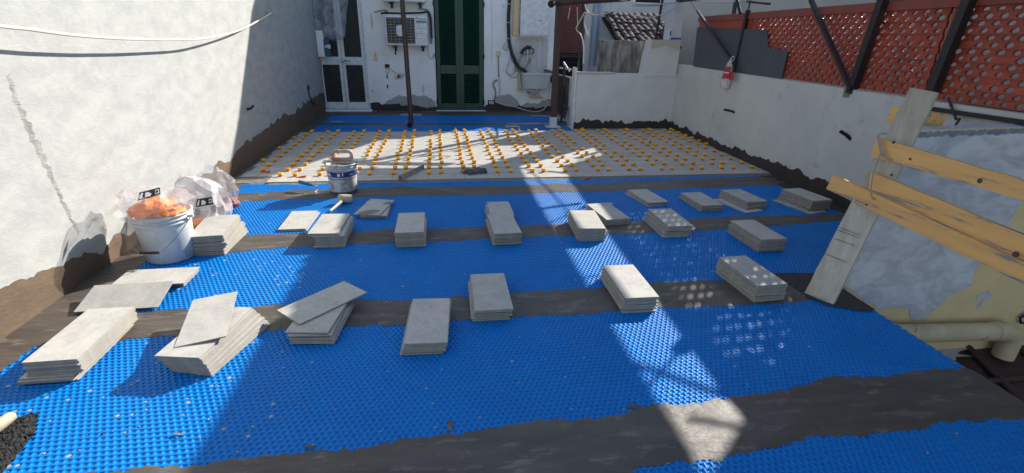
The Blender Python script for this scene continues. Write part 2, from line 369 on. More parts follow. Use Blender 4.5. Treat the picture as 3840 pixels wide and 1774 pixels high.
# membrane gutters along both side walls
def gutter(name, X0, X1, y0, y1, seed, ragged=1, m='band', yx=None):
    ys = np.arange(y0, y1, .02); vs = []
    for i, y in enumerate(ys):
        e = X1+rag(y, seed, 3, 22, .03, .014)*ragged
        for x, zz in ((X0, .016), ((X0+e)/2, .013), (e, .0100)): vs.append((x, y, zz))
    n = len(ys); fs = [(i*3+r, i*3+r+1, (i+1)*3+r+1, (i+1)*3+r) for i in range(n-1) for r in range(2)]
    if X1 < X0: fs = [f[::-1] for f in fs]
    return MB().add(vs, fs, 0, True).build(name, M[m], kind='structure')
gutter('floor_edge_band', -3.0, -2.72, -.5, 14.1, 11)
gutter('floor_edge_band', 5.42, 4.98, 3.72, 7.02, 12, m='membrane_dark')
gutter('floor_edge_band', 5.5, 5.30, 7.0, 11.3, 13, m='membrane_dark')
# membrane puddle beside the plank foot
pud = [(2.98,3.72),(3.02,3.45),(3.0,3.25),(3.1,3.1),(3.22,3.02),(3.33,2.98),(3.42,3.0),(3.42,3.40),(3.4,3.72)]
vs = []
for i in range(len(pud)-1):
    a, b_ = Vector(pud[i]), Vector(pud[i+1])
    for k in range(6):
        q = a.lerp(b_, k/6); j = .02 if i < 5 else 0
        vs.append((q.x+random.uniform(-j, j), q.y+random.uniform(-j, j), .0165))
MB().add(vs, [tuple(range(len(vs)))]).build('floor_patch', M['membrane_dark'], kind='structure')
# patches/smears of membrane spilled on the mats
for (x, y, r1, r2) in ((-.0,2.13,.014,.05),(-.72,2.07,.03,.012),(1.06,2.16,.03,.02)):
    vs = [(x+r1*math.cos(a)*(1+.5*random.uniform(-1,1)), y+r2*math.sin(a)*(1+.5*random.uniform(-1,1)), .0132) for a in np.linspace(0, 6.28, 22)[:-1]]
    MB().add(vs, [tuple(range(21))]).build('membrane_smear', M['band'], kind='structure')

# ================================================================ NEW TILED FLOOR (pieces of the setting)
bed = MB()
bx = np.arange(-2.92, 5.36, .06)
vs = []
for i, x in enumerate(bx):
    for y, zz in ((6.99, .004), (7.05, .014), (7.10, .0155), (10.96, .0155), (11.0, .004)):
        j = rag(x, 21, 5, 25, .02, .012) if y < 7.06 else (rag(x, 22, 5, 25, .008, .004) if y > 10.95 else 0)
        if y < 7.06 and x < -2.4: j += .07
        vs.append((x, y+j, zz))
n = len(bx)
bed.add(vs, [(i*5+r, (i+1)*5+r, (i+1)*5+r+1, i*5+r+1) for i in range(n-1) for r in range(4)])
floor_new = bed.build('tiled_floor', M['mortar'], kind='structure')
def tile_mesh(w, l, t, name='tile', mats=None):
    mb = MB(); x, y = w/2, l/2
    v = [(-x,-y,0),(x,-y,0),(x,y,0),(-x,y,0),(-x,-y,t),(x,-y,t),(x,y,t),(-x,y,t)]
    mb.add(v, [(4,5,6,7)], 0); mb.add(v, [(0,1,5,4),(1,2,6,5),(2,3,7,6),(3,0,4,7)], 1); mb.add(v, [(3,2,1,0)], 2)
    me = bpy.data.meshes.new(name); me.from_pydata(mb.v, [], mb.f)
    for m in (mats or (M['tile'], M['tile_side'], M['tile_back'])): me.materials.append(m)
    me.polygons.foreach_set('material_index', mb.m); me.update(); return me
TX, TY, JX, JY = .5304, .3088, -.185, 7.391
full = tile_mesh(TX-.005, TY-.005, .011)
clips = []
for r in range(13):
    ylo = JY+(r-1)*TY; yhi = ylo+TY if r < 12 else 10.935
    off = JX + (.187 if r % 2 else 0)
    xl = -2.90+.02*(r % 3) if r else -2.43
    xr = 5.30+.010*r
    ks = [off+TX*k for k in range(-8, 14)]
    for k in ks:
        a, b_ = max(k, xl), min(k+TX, xr)
        if b_-a < .06: continue
        cut = (b_-a < TX-.01) or r == 12
        me = tile_mesh(b_-a-.005, yhi-ylo-.005, .011) if cut else full
        o = bpy.data.objects.new('tile', me); COL.objects.link(o); o.parent = floor_new
        o.location = ((a+b_)/2, (ylo+yhi)/2, .0155+random.uniform(0, .0012)); o.rotation_euler = (random.uniform(-.002,.002), random.uniform(-.002,.002), random.uniform(-.0015,.0015))
    if r < 12:
        for q in (JX, JX+.187):
            for k in range(-8, 14):
                x = q+TX*k
                if xl+.06 < x < xr-.05 and random.random() > .02: clips.append((x, yhi, r))
        if r == 11: pass
# a last row of clips standing on the far edge
for k in range(-5, 11):
    clips.append((JX+.187+TX*k, 10.93, 12))
def clip_mesh():
    mb = MB()
    mb.bbox(-.033,.033,-.024,.018,.020,.052,.004,0)
    mb.bbox(-.022,.022,-.030,.028,.0,.020,.003,1)
    mb.add([(-.024,-.040,0),(.024,-.040,0),(.024,.02,0),(-.024,.02,0),(-.024,.02,.026),(.024,.02,.026)], [(0,3,2,1),(0,1,5,4),(1,2,5),(3,0,4),(2,3,4,5)], 1)
    mb.bbox(-.004,.004,-.012,.012,.044,.050,.002,0)
    me = bpy.data.meshes.new('levelling_clip'); me.from_pydata(mb.v, [], mb.f); me.materials.append(M['yellow']); me.materials.append(M['orange'])
    me.polygons.foreach_set('material_index', mb.m); me.update(); return me, mb
cm, cmb = clip_mesh()
clips.sort(key=lambda c: c[1]+.15*abs(c[0]))
rest = MB()
for i, (x, y, r) in enumerate(clips):
    rz = random.gauss(0, .10); sx = random.uniform(.9, 1.08)
    px, py_ = x+random.gauss(0, .008), y+random.gauss(0, .006)
    if i < 298:
        o = bpy.data.objects.new('levelling_clip', cm); COL.objects.link(o)
        o.location = (px, py_, .0265); o.rotation_euler = (0, 0, rz); o.scale = (sx, 1, random.uniform(.92, 1.1))
        tag(o, 'small yellow and orange plastic levelling clip standing on a joint of the newly laid tiles', 'levelling clip', 'levelling clips on the laid tiles')
    else:
        c_, s_ = math.cos(rz), math.sin(rz)
        vv = [(px+(v[0]*c_-v[1]*s_)*sx, py_+v[0]*s_+v[1]*c_, v[2]+.0265) for v in cmb.v]
        o_ = len(rest.v); rest.v += vv; rest.f += [tuple(q+o_ for q in f) for f in cmb.f]; rest.m += cmb.m; rest.sm += cmb.sm
if rest.v:
    o = rest.build('levelling_clips', [M['yellow'], M['orange']], kind='stuff')
    tag(o, 'small yellow levelling clips along the far rows of the newly laid tiles', 'levelling clips', 'levelling clips on the laid tiles')
# upright spare clip tabs at the far edge
for x, y, c in ((-2.35, 10.9, 'orange'), (-1.3, 10.92, 'orange'), (.35, 10.92, 'yellow'), (1.75, 10.9, 'yellow'), (3.2, 10.9, 'yellow')):
    mb = MB(); mb.bbox(x-.012, x+.012, y-.006, y+.006, .0265, .105, .003); mb.bbox(x-.09, x+.06, y-.03, y-.005, .0265, .045, .003)
    o = mb.build('loose_wedge', M[c], origin=(x, y, .0265))
    tag(o, {-2.35:'orange wedge and upright tab at the far left end of the new tiles', -1.3:'orange wedge and tab at the far tile edge left of the dark drain pipe', .35:'yellow wedge and tab at the far tile edge in front of the green shutters', 1.75:'yellow wedge and tab at the far tile edge before the offcut tiles', 3.2:'yellow wedge and tab at the far tile edge by the low wall corner'}[x], 'wedge', 'loose wedges at the far tile edge')
for (x, y, a) in ((-2.02, 7.31, .1), (2.15, 7.0, .3), (-2.6, 7.62, -.3)):
    mb = MB(); mb.add([(-.075,-.018,0),(.075,-.018,0),(.075,.018,0),(-.075,.018,0),(.075,-.018,.026),(.075,.018,.026)], [(0,3,2,1),(0,1,4),(3,5,2),(1,2,5,4),(0,4,5,3)], 0)
    o = mb.build('loose_wedge', M['orange']); o.location = (x, y, .028 if y > 7.05 else .0095); o.rotation_euler = (0, 0, a)
    tag(o, {-2.02:'red wedge lying flat on the front row of new tiles left of the mortar bucket',2.15:'red wedge lying on the blue mat just in front of the new tiles',-2.6:'red wedge lying flat on the new tiles by the left wall'}[x], 'wedge')

# ================================================================ LOOSE TILE STACKS
TW, TL, TT = .29, .58, .0125
loose = tile_mesh(TW, TL, .0092, 'floor_tile')
def put_tile(x, y, z, deg, w=TW, l=TL, label='', group=None, tilt=(0, 0), back=False):
    o = bpy.data.objects.new('floor_tile', loose); COL.objects.link(o)
    o.location = (x, y, z); o.rotation_euler = (tilt[0], tilt[1], math.radians(deg)); o.scale = (w/TW, l/TL, 1)
    return tag(o, label, 'tile', group)
def stack(x, y, deg, h, w, l, where, lean=(0, 0), twist=0, n=None, fan=None, seed=0, cor=None):
    r_ = random.Random(seed); n = n or max(1, round((h-.010)/TT)+0)
    for i in range(n):
        t = 1-(i+1)/n if n > 1 else 0      # 0 at the top
        dx, dy = lean[0]*t, lean[1]*t
        dd = deg+twist*t
        if fan and i < n-fan[0]: dx += fan[1]; dy += fan[2]; dd += fan[3]*(1 if len(fan) < 5 else (n-fan[0]-i)/max(1, n-fan[0]))
        top = i == n-1
        j = .0 if top else 1
        z = .0088+(h-.0088-TT)*(i/(n-1) if n > 1 else 1)
        put_tile(x+dx+j*r_.gauss(0, .005), y+dy+j*r_.gauss(0, .007), z, dd+j*r_.gauss(0, .5), w, l,
                 ('grey porcelain tile, topmost of ' if top else 'grey porcelain tile, below the top in ')+where, 'tiles of '+where)
stack(-2.343,3.098,.5,.158,.294,.619,'the tall sunlit stack nearest the left front corner', n=13, fan=(9,-.035,-.02,0), seed=1)
for i in range(11):   # fanned stack
    t = i/10; put_tile(-1.578+.085*(1-t)+.01*random.random(), 3.057-.0*(1-t), .0088+i*.0127, -10-7*(1-t)+random.gauss(0,.4), .282, .60,
        'grey porcelain tile in the fanned out sunlit stack second from the left in front', 'tiles of the fanned out front stack')
put_tile(-1.617,3.191,.156,12.8,.292,.609,'grey tile lying askew and tipped up on the fanned out sunlit front stack', tilt=(.02,-.07))
stack(-.889,3.256,-6.4,.062,.298,.50,'the low front stack topped by a tile turned crosswise', n=5, seed=3)
put_tile(-.90,3.28,.073,-5,.295,.54,'grey tile directly above the neat base of the front stack with the crosswise tile')
put_tile(-.905,3.30,.088,-9,.295,.55,'grey tile skewed just under the crosswise tile of the front stack',tilt=(.0,-.02))
put_tile(-.913,3.43,.104,-44.8,.294,.575,'grey tile turned crosswise on top of the third front stack', tilt=(.01,.01))
stack(-.124,3.116,-3.1,.097,.285,.60,'the shaded stack at the front centre', lean=(-.035,-.01), seed=4)
stack(.358,3.460,-.3,.117,.284,.60,'the shaded stack right of the front centre', lean=(-.03,.0), seed=5, fan=(2,.01,.03,0))
stack(1.518,3.482,-.9,.137,.277,.585,'the bright stack standing in the near sunlit strip', lean=(-.02,0), seed=6)
stack(2.644,3.529,2.6,.157,.273,.568,'the tall stack with sun flecks left of the leaning plank', lean=(-.02,-.02), seed=7)
stack(3.299,4.453,1.0,.152,.285,.554,'the stack in deep shade between the leaning plank and the right wall', lean=(-.01,0), seed=8)
stack(1.951,5.344,6.9,.087,.291,.576,'the half sunlit stack at the right edge of the sunlit strip', lean=(-.02,-.01), seed=9)
stack(1.563,4.912,-5.0,.154,.292,.573,'the fully sunlit stack in the middle of the sunlit strip', lean=(-.0,-.01), fan=(1,-.0,.012,2), seed=10)
stack(2.546,4.946,-1.1,.133,.284,.576,'the stack with bright sun spots right of the sunlit strip', lean=(-.06,-.03), seed=11)
stack(2.715,5.982,5.7,.058,.289,.583,'the low stack farthest back just right of the sunlit strip', lean=(-.03,-.03), twist=6, seed=12)
stack(3.336,5.706,2.1,.088,.294,.550,'the back row stack second from its left end', lean=(-.02,-.02), seed=13)
stack(3.947,5.744,5.8,.107,.293,.541,'the ragged back row stack third from its left end', lean=(-.05,-.04), twist=4, seed=14)
put_tile(3.80,5.62,.0088,13,label='single grey tile sticking out flat under the ragged back row stack')
stack(4.731,5.590,6.5,.151,.297,.527,'the back row stack nearest the right wall', lean=(-.03,-.02), fan=(9,-.03,0,1), seed=15)
put_tile(4.60,5.52,.0088,14,label='single grey tile sticking out flat under the stack nearest the right wall')
stack(.643,4.896,2.1,.141,.281,.586,'the nearer of two touching shaded stacks in the middle', lean=(-.01,0), seed=16)
fl_, fr_ = pZ((383/1.7+1600)/K, (95/1.7+700)/K, .115), pZ((522/1.7+1600)/K, (93/1.7+700)/K, .115)
yf = (fl_.y+fr_.y)/2
stack((fl_.x+fr_.x)/2, (yf+5.20)/2, 0, .115, fr_.x-fl_.x, max(.2, yf-5.20), 'the farther of two touching shaded stacks in the middle', lean=(-.02,0), seed=17)
stack(-.333,4.931,.1,.172,.286,.586,'the shaded stack in line with the mallet, right of the mortar stained tiles', lean=(.01,-.01), seed=18)
stack(-1.165,5.018,-2.7,.155,.291,.579,'the half shaded stack just below the mallet handle', fan=(2,.045,-.02,3), seed=19)
stack(-1.603,5.487,.3,.036,.288,.593,'the thin sunlit stack of a few tiles left of the mallet', n=2, lean=(.03,0), twist=-3, seed=20)
stack(-.803,5.793,-12.9,.062,.302,.574,'the low stack right of the mallet with swirls of adhesive on its top', n=4, fan=(1,.02,0,12), seed=21)
stack(-2.235,4.914,5.9,.208,.297,.589,'the tallest stack beside the white bucket on the left', n=16, fan=(6,.03,-.0,-9,1), seed=22)
for i in range(3): put_tile(-2.40,4.13,.0088+i*.0125,90,.29,.50,'grey tile hidden in the low pile under the broad loose tiles by the left wall','tiles under the broad loose tiles')
put_tile(-2.41,4.10,.048,91,.31,.56,'broad loose sunlit tile lying flat in front of the white bucket')
tb = put_tile(-2.455,3.75,.065,91,.30,.57,'broad loose sunlit tile propped with its far edge raised, nearest the tall front stack')
tb.rotation_euler = (0, 0, 0); tb.matrix_world = Matrix.Translation((-2.455,3.75,.060)) @ Matrix.Rotation(.24, 4, 'X') @ Matrix.Rotation(math.radians(91), 4, 'Z') @ Matrix.Diagonal((1.03,.98,1,1))
# adhesive swirl on the top tile of the low stack
def swirl(cx, cy, z, a0, a1, radii, c):
    mb = MB()
    for r in radii: mb.tube([(cx+r*math.cos(a), cy+r*math.sin(a), z) for a in np.linspace(a0, a1, 14)], .0035, 5)
    o = mb.build('adhesive_swirl', M['tile_side']); return tag(o, c, 'adhesive')
swirl(-.80,5.48,.066,1.1,2.9,[.05,.075,.1,.125,.15,.17],'arcs of dried adhesive combed on the low stack of tiles right of the mallet')
swirl(-.62,5.86,.066,1.6,3.1,[.03,.05,.07,.09],'small arcs of dried adhesive at the far end of the same low tile stack')
# scraps of tile on the far mats
for (a, b_, wx, wy, dg, lb) in ((1287,320,.33,.20,8,'offcut tiles lying on the far blue mat behind the new tiles'),(848,307,.28,.10,0,'small tile scrap at the left on the far blue mat'),(1034,289,.55,.24,0,'tile piece under the foot of the dark drain pipe'),(1402,329,.38,.18,5,'tile piece beside the base of the brown post'),(1360,292,.5,.12,0,'tile strip lying against the house below the sink')):
    p = pZ(a, b_, .01)
    for k in range(2 if a == 1287 else 1):
        put_tile(p.x+.01*k, p.y, .0095+k*.0125, dg, wx, wy, lb if k == 0 else 'upper '+lb)

# ================================================================ WALLS
def ragged_wall(name, parent, axis, c, s0, s1, base, tops, mat_, seed, a=.03, b=.02, step=.012, thick=.004, spike=0, off=1, bulge=.006):
    """membrane brushed up the foot of a wall; axis 'y': wall runs along Y at x=c, 'x': along X at y=c"""
    ss = np.arange(s0, s1, step); tz = np.interp(ss, [t[0] for t in tops], [t[1] for t in tops]); vs = []; R = 6
    for s_, t in zip(ss, tz):
        h = t+rag(s_, seed, 4, 13, a, b)+(spike*abs(noise.noise(Vector((s_*14, seed, 0))))*2 if spike else 0)
        for r in range(R):
            q = r/(R-1); z = base+(h-base)*q
            d = thick+(bulge*(.5+noise.noise(Vector((s_*6, z*9, seed)))) if r < R-1 else 0)
            vs.append((c+off*d, s_, z) if axis == 'y' else (s_, c+off*d, z))
    n = len(ss); fs = [(i*R+r, (i+1)*R+r, (i+1)*R+r+1, i*R+r+1) for i in range(n-1) for r in range(R-1)]
    return MB().add(vs, fs, 0, True).build(name, M[mat_], parent)
# left wall
lw = empty('side_wall', (-3.0, 6, 0), 'tall rough plastered wall along the left, sunlit nearby and shaded far off', 'wall')
def wavy(x, y0, y1, z0, z1, ny, nz, amp, seed, face):
    vs = []; 
    for i in range(ny+1):
        for k in range(nz+1):
            y = y0+(y1-y0)*i/ny; z = z0+(z1-z0)*k/nz
            vs.append((x+amp*noise.noise(Vector((y*.9, z*1.3, seed)))+amp*.3*noise.noise(Vector((y*4, z*5, seed))), y, z))
    fs = [(i*(nz+1)+k, (i+1)*(nz+1)+k, (i+1)*(nz+1)+k+1, i*(nz+1)+k+1) for i in range(ny) for k in range(nz)]
    if face < 0: fs = [f[::-1] for f in fs]
    return vs, fs
mb = MB(); v, f = wavy(-3.0, -1.5, 14.2, -.05, 4.6, 150, 46, .006, 3, 1); mb.add(v, f, 0, True)
mb.box(-3.35, -3.02, -1.5, 14.2, -3, 4.6)
mb.build('plaster', M['plaster_l'], lw)
ragged_wall('membrane', lw, 'y', -3.0, -.5, 14.1, .01, [(-.5,.34),(3.4,.31),(3.6,.27),(4.1,.20),(5.1,.18),(6.3,.20),(7.0,.28),(7.5,.25),(8.3,.33),(9.3,.42),(11,.42),(12.5,.50),(14.1,.52)], 'membrane_l', 4, a=.045, b=.012, spike=.012)
# crack / old repair scar running down the wall
cr = spl([pX(8,190,-2.9990), pX(40,270,-2.9990), pX(75,340,-2.9990), pX(110,410,-2.9990), pX(135,470,-2.9990), pX(165,530,-2.9990), pX(195,590,-2.9990)], 40)
vs = []
for i, p in enumerate(cr):
    t = (cr[min(i+1, len(cr)-1)]-cr[max(i-1, 0)]).normalized(); nrm = Vector((0, -t.z, t.y))
    for q in (-1, 1):
        wd = (.055-.030*i/len(cr))*(1+.9*noise.noise(Vector((i*.11, q*3, 7)))+.5*noise.noise(Vector((i*.5, q*3, 9))))
        vs.append(p+nrm*q*max(.008, wd)+Vector((.003 if q > 0 else -.008, 0, 0)))
n = len(cr); MB().add(vs, [(2*i, 2*i+2, 2*i+3, 2*i+1) for i in range(n-1)], 0, False).build('repair_scar', mat('old_repair_scar', (.31,.31,.285), .95, (.21,.205,.185), 9, 8, .42, .62, bump=.8, bscale=40, bdist=.008), lw)
# hole with stub on the left wall in the shade
p = pX(621, 275, -3.0)
mb = MB().tube([p+Vector((0,0,0)), p+Vector((.05,.02,.01)), p+Vector((.09,.06,.05))], [.022,.02,.016], 8)
o = mb.build('pipe_stub', M['black'], origin=p); tag(o, 'short dark stub poking out of the shaded left wall', 'pipe stub')
for (a, b_) in ((612,292),(607,262),(632,283)):
    p = pX(a, b_, -2.995); MB().lathe(p, [(0,.0)]+[(.01,0)], 6)
# cable strung along the left wall with its hook
hk = pX(683, 33, -2.93)
cab = [pX(0,66,-2.80), pX(60,72,-2.80), pX(180,88,-2.80), pX(300,97,-2.80), pX(430,100,-2.80), pX(520,96,-2.81), pX(600,77,-2.88), pX(650,52,-2.9), hk]
first = cab[0]+(cab[0]-cab[1])*5+Vector((0,0,.02))
o = MB().tube(spl([first]+cab, 6), .013, 7).build('cable', M['cream'], origin=hk); tag(o, 'cream cable sagging along the top of the sunlit left wall', 'cable')
hp = pX(678, 0, -2.95)
o = MB().tube([hp+Vector((0,.0,.5)), hp, hk+Vector((0,.02,.03)), hk+Vector((.01,-.02,-.03))], .010, 6).tube([hk+Vector((-.07,-.14,.02)), hk, hk+Vector((0,.06,-.01))], .008, 6).build('cable_hook', M['steel'], origin=hk)
tag(o, 'twisted wire hook high on the shaded left wall holding the cable end', 'hook')
o = MB().tube(sag(hk, pX(790,150,-2.97), .05, 10), .003, 4).build('thin_wire', M['wcable'], origin=hk); tag(o, 'thin wire running from the wall hook towards the white door', 'wire')

# low wall at the back right with its pillar
bw = empty('low_wall', (4.2, 11.3, 0), 'low grey rendered wall at the back of the terrace, right of the gate', 'wall')
mb = MB().bbox(3.08, 5.60, 11.26, 11.50, -.3, 1.245, .01); mb.build('wall', M['plaster_low'], bw)
MB().bbox(3.035, 3.078, 11.24, 11.50, .0, 1.36, .006).build('edge_trim', M['white'], bw)
MB().bbox(3.10, 3.95, 11.22, 11.52, 1.247, 1.265, .004).build('coping', M['palewall'], bw)
ragged_wall('membrane', bw, 'x', 11.26, 3.08, 5.5, .01, [(3.08,.12),(3.3,.25),(3.7,.20),(4.4,.15),(5.5,.17)], 'membrane_dark', 6, a=.035, b=.03, off=-1)
MB().prism([(4.62,11.24,1.20),(5.42,11.24,1.20),(5.42,11.24,1.97),(4.72,11.24,1.97),(4.66,11.24,1.6)], (0,.3,0)).build('pillar', M['plaster_low'], bw)
vs = []; xs = np.arange(4.74, 5.41, .02)
for x in xs: vs += [(x, 11.235, 1.80+.03*math.sin(x*9)+rag(x, 31, 8, 30, .03, .02)), (x, 11.235, 1.972)]
MB().add(vs, [(2*i, 2*i+2, 2*i+3, 2*i+1) for i in range(len(xs)-1)]).build('old_paint', mat('old_beige_paint', (.56,.52,.40), .95, (.48,.46,.40), 5), bw)
MB().box(5.22, 5.43, 11.30, 11.75, 1.972, 3.4).build('tall_pillar', M['plaster_low'], bw)
# right wall (slightly skewed), top about 1.45
rw = empty('boundary_wall', (5.3, 8, 0), 'long low grey rendered wall along the right side under the red fence', 'wall')
def rwx(y): return 5.10+(y-3.8)*(5.46-5.10)/(11.3-3.8)
mb = MB(); ys = np.linspace(3.66, 11.4, 90); vs = []
for y in ys:
    for z in np.linspace(-3 if False else -.05, 1.45, 14): vs.append((rwx(y)+.006*noise.noise(Vector((y, z*2, 5))), y, z))
mb.add(vs, [(i*14+k, i*14+k+1, (i+1)*14+k+1, (i+1)*14+k) for i in range(89) for k in range(13)], 0, True)
for i in range(89):
    y0, y1 = ys[i], ys[i+1]; a, b_ = rwx(y0), rwx(y1)
    mb.add([(a-.004,y0,1.45),(b_-.004,y1,1.45),(b_+.22,y1,1.45),(a+.22,y0,1.45),(b_+.22,y1,-.05),(a+.22,y0,-.05)], [(0,3,2,1),(3,5,4,2)])
mb.build('plaster', M['plaster_r'], rw)
vs = []
ys2 = np.arange(3.75, 11.24, .012); R = 5
for y in ys2:
    t = np.interp(y, [3.7,5.0,6.0,7.0,9.0,11.2], [.20,.22,.23,.20,.17,.16])+rag(y, 8, 5, 14, .035, .014)
    for r in range(R): vs.append((rwx(y)-.006-(.006*(.5+noise.noise(Vector((y*6, r, 8)))) if r < R-1 else 0), y, .01+(t-.01)*r/(R-1)))
n = len(ys2); MB().add(vs, [(i*R+r, i*R+r+1, (i+1)*R+r+1, (i+1)*R+r) for i in range(n-1) for r in range(R-1)], 0, True).build('membrane', M['membrane_dark'], rw)
# stubs in the right wall
for (a, b_, a2, b2, lb) in ((1821,276,1839,284,'black pipe stub in the right wall below the hanging bag'),(2138,330,2150,352,'black pipe stub low in the right wall left of the leaning plank')):
    p, q = pX(a, b_, 5.2), pX(a2, b2, 5.25)
    p.x = rwx(p.y)-.13
    q.x = rwx(q.y)+.02
    o = MB().tube([q, q.lerp(p, .5)+Vector((0,0,.01)), p], .022, 8).build('pipe_stub', M['black'], origin=q); tag(o, lb, 'pipe stub')
# ---------------------------------------------------------------- red fence
FX = 5.32
fe = empty('red_fence', (FX, 7, 1.45), 'red plastic fence pierced by rows of holes on top of the right wall', 'fence')
def fx(y): return rwx(y)+.10
hole_rng = random.Random(5)
def holes(y0, y1, z0, z1, py=.146, pz=.064, ry=.037, rz=.023, th=.03):
    """pierced plastic panel built as real sheet with through holes"""
    mb = MB(); rows = int((z1-z0)/pz); ang = [math.radians(22.5+45*k) for k in range(8)]
    def X(y, z): return fx(y)+.012*math.sin(z*math.pi*2/pz/2)+.006*math.sin(y*43)
    for r in range(rows):
        zc = z0+pz*(r+.5); off = py/2*(r % 2)
        n = int((y1-y0-off)/py)
        ext = [(y0, y0+off)] if off else []
        ext += [(y0+off+n*py, y1)]
        for a, b_ in ext:
            if b_-a > 1e-4: mb.add([(X(a,zc)+d, q, z) for d in (0, th) for q, z in ((a,zc-pz/2),(b_,zc-pz/2),(b_,zc+pz/2),(a,zc+pz/2))], [(0,3,2,1),(4,5,6,7)])
        for k in range(n):
            yc = y0+off+py*(k+.5); vs = []
            rr = 1.06+.3*noise.noise(Vector((yc*7, zc*9, 1)))
            if hole_rng.random() < .02: mb.add([(X(yc,zc)+d, yc+s*py/2, zc+t*pz/2) for d in (0, th) for s, t in ((-1,-1),(1,-1),(1,1),(-1,1))], [(0,3,2,1),(4,5,6,7)]); continue
            tilt = -.35
            for d in (0, th):
                vs += [(X(yc,zc)+d, yc+s*py/2, zc+t*pz/2) for s, t in ((-1,-1),(1,-1),(1,1),(-1,1))]
                vs += [(X(yc,zc)+d, yc+math.cos(q)*ry*rr+tilt*math.sin(q)*rz, zc+math.sin(q)*rz*rr) for q in ang]
            fr = [(1,2,4,11),(2,3,6,5),(3,0,8,7),(0,1,10,9),(2,5,4),(3,7,6),(0,9,8),(1,11,10)]
            fs = [f_[::-1] for f_ in fr] + [tuple(i+12 for i in f_) for f_ in fr] + [(4+i, 4+(i+1) % 8, 16+(i+1) % 8, 16+i) for i in range(8)]
            mb.add(vs, fs)
    return mb
for (a, b_) in ((3.66, 4.86), (4.90, 5.92), (5.96, 8.60)):
    holes(a, b_, 1.46, 2.36).build('mesh_panel', M['red'], fe)
mb = MB(); 
for y in np.arange(8.64, 10.7, .08):
    mb.box(fx(y), fx(y)+.03+.01*math.sin(y*60), y, y+.078, 1.46, 2.36)
mb.build('solid_panel', M['red'], fe)
mb = MB(); mb.prism([(fx(3.66)-.03,3.66,2.36),(fx(10.75)-.03,10.75,2.34),(fx(10.75)-.03,10.75,2.44),(fx(3.66)-.03,3.66,2.46)], (.09,0,0)); mb.build('top_rail', M['redrail'], fe)
mb = MB(); mb.prism([(fx(3.66)-.02,3.66,1.42),(fx(4.7)-.02,4.7,1.40),(fx(4.7)-.02,4.7,1.45),(fx(3.66)-.02,3.66,1.46)], (.07,0,0)); mb.prism([(5.03,3.66,1.365),(5.08,4.72,1.355),(5.08,4.72,1.395),(5.03,3.66,1.405)],(.05,0,0)); mb.build('bottom_rail', M['blacksteel'], fe)
# dark sheet fixed in front of the fence
sh = [(10.62,1.46),(7.42,1.44),(7.40,1.86),(7.95,1.90),(8.08,2.16),(10.70,2.23)]
mb = MB(); mb.prism([(fx(y)-.05, y, z) for y, z in sh], (.012,0,0))
o = mb.build('shade_sheet', M['darksheet'], origin=(fx(9)-.05, 9, 1.46)); tag(o, 'dark grey shade sheet fastened over the far part of the red fence', 'sheet')
# hanging bag
hb = pX(1832, 178, 5.12); hbx = fx(8.75)-.16; hb = pX(1832, 180, hbx)
bg_ = empty('hanging_bag', hb, 'white and red plastic bag hanging from the fence by its handles', 'plastic bag')
mb = MB(); prof = [(-.02,.30),(.02,.27),(.055,.22),(.075,.12),(.095,-.02),(.105,-.14),(.10,-.22),(.04,-.25)]
n = 14; vs = []
for r, z in [(max(.012, p_[0]), p_[1]) for p_ in prof]:
    for k in range(n):
        a = 2*math.pi*k/n; rr = r*(1+.22*noise.noise(Vector((math.cos(a)*1.5, math.sin(a)*1.5, z*6))))
        vs.append((hb.x+rr*.6*math.cos(a), hb.y-.02+rr*1.25*math.sin(a)+(-.25+z)*-.12, hb.z+z-.06))
mb.add(vs, [(i*n+k, i*n+(k+1) % n, (i+1)*n+(k+1) % n, (i+1)*n+k) for i in range(len(prof)-1) for k in range(n)], 0, True)
mb.build('bag_body', M['filmwhite'], bg_)
mb = MB()
T_ = [pX(a, b_, hb.x-.10) for a, b_ in ((1826,168),(1838,168),(1834,198),(1815,197))]
mb.prism(T_, (.006,0,0)); mb.build('red_print', M['redprint'], bg_)
T_ = [pX(a, b_, hb.x-.103) for a, b_ in ((1822,181),(1834,182),(1833,185),(1821,184))]
MB().prism(T_, (.002,0,0)).build('white_print', M['card'], bg_)
T_ = [pX(a, b_, hb.x-.09) for a, b_ in ((1838,180),(1844,182),(1845,203),(1833,200))]
MB().prism(T_, (.006,0,0)).build('red_print', M['redprint'], bg_)
top = pX(1837, 158, hb.x-.02); tp2 = pX(1844, 142, hb.x-.02)
MB().tube(spl([top, pX(1838,148,hb.x-.02), tp2, pX(1847,145,hb.x-.02), pX(1843,153,hb.x-.02), top], 4), .008, 5).build('handle', M['card'], bg_)

# ---------------------------------------------------------------- canopy frame (posts, braces, roof) over the right side
pg = empty('pergola', (5.2, 7, 1.4), 'black steel canopy frame with slanting braces bolted along the right wall', 'pergola')
def pole(name, a, b_, r, m='blacksteel', n=4):
    return MB().tube([a, b_], r, n, smooth=False).build(name, M[m], pg)
def pX2(a, b_, off=-.08):
    p = pX(a, b_, 5.2); p2 = pX(a, b_, fx(p.y)+off); return p2
def ext(a, b_, z): t = (z-a.z)/(b_.z-a.z); return a+(b_-a)*t
a, b_ = pX2(2140,235), pX2(2222,0); pole('post', a, ext(a, b_, 2.49), .062); pole('upper_rod', ext(a, b_, 2.47), ext(a, b_, 2.84), .013)
a, b_ = pX2(2342,235), pX2(2438,0); pole('post', a, ext(a, b_, 2.49), .062); pole('upper_rod', ext(a, b_, 2.47), ext(a, b_, 2.84), .013)
a, b_ = pX2(1845,200,-.02), pX2(1888,0,-.02); pole('post', a, ext(a, b_, 2.49), .045); pole('upper_rod', ext(a, b_, 2.47), ext(a, b_, 2.84), .013)
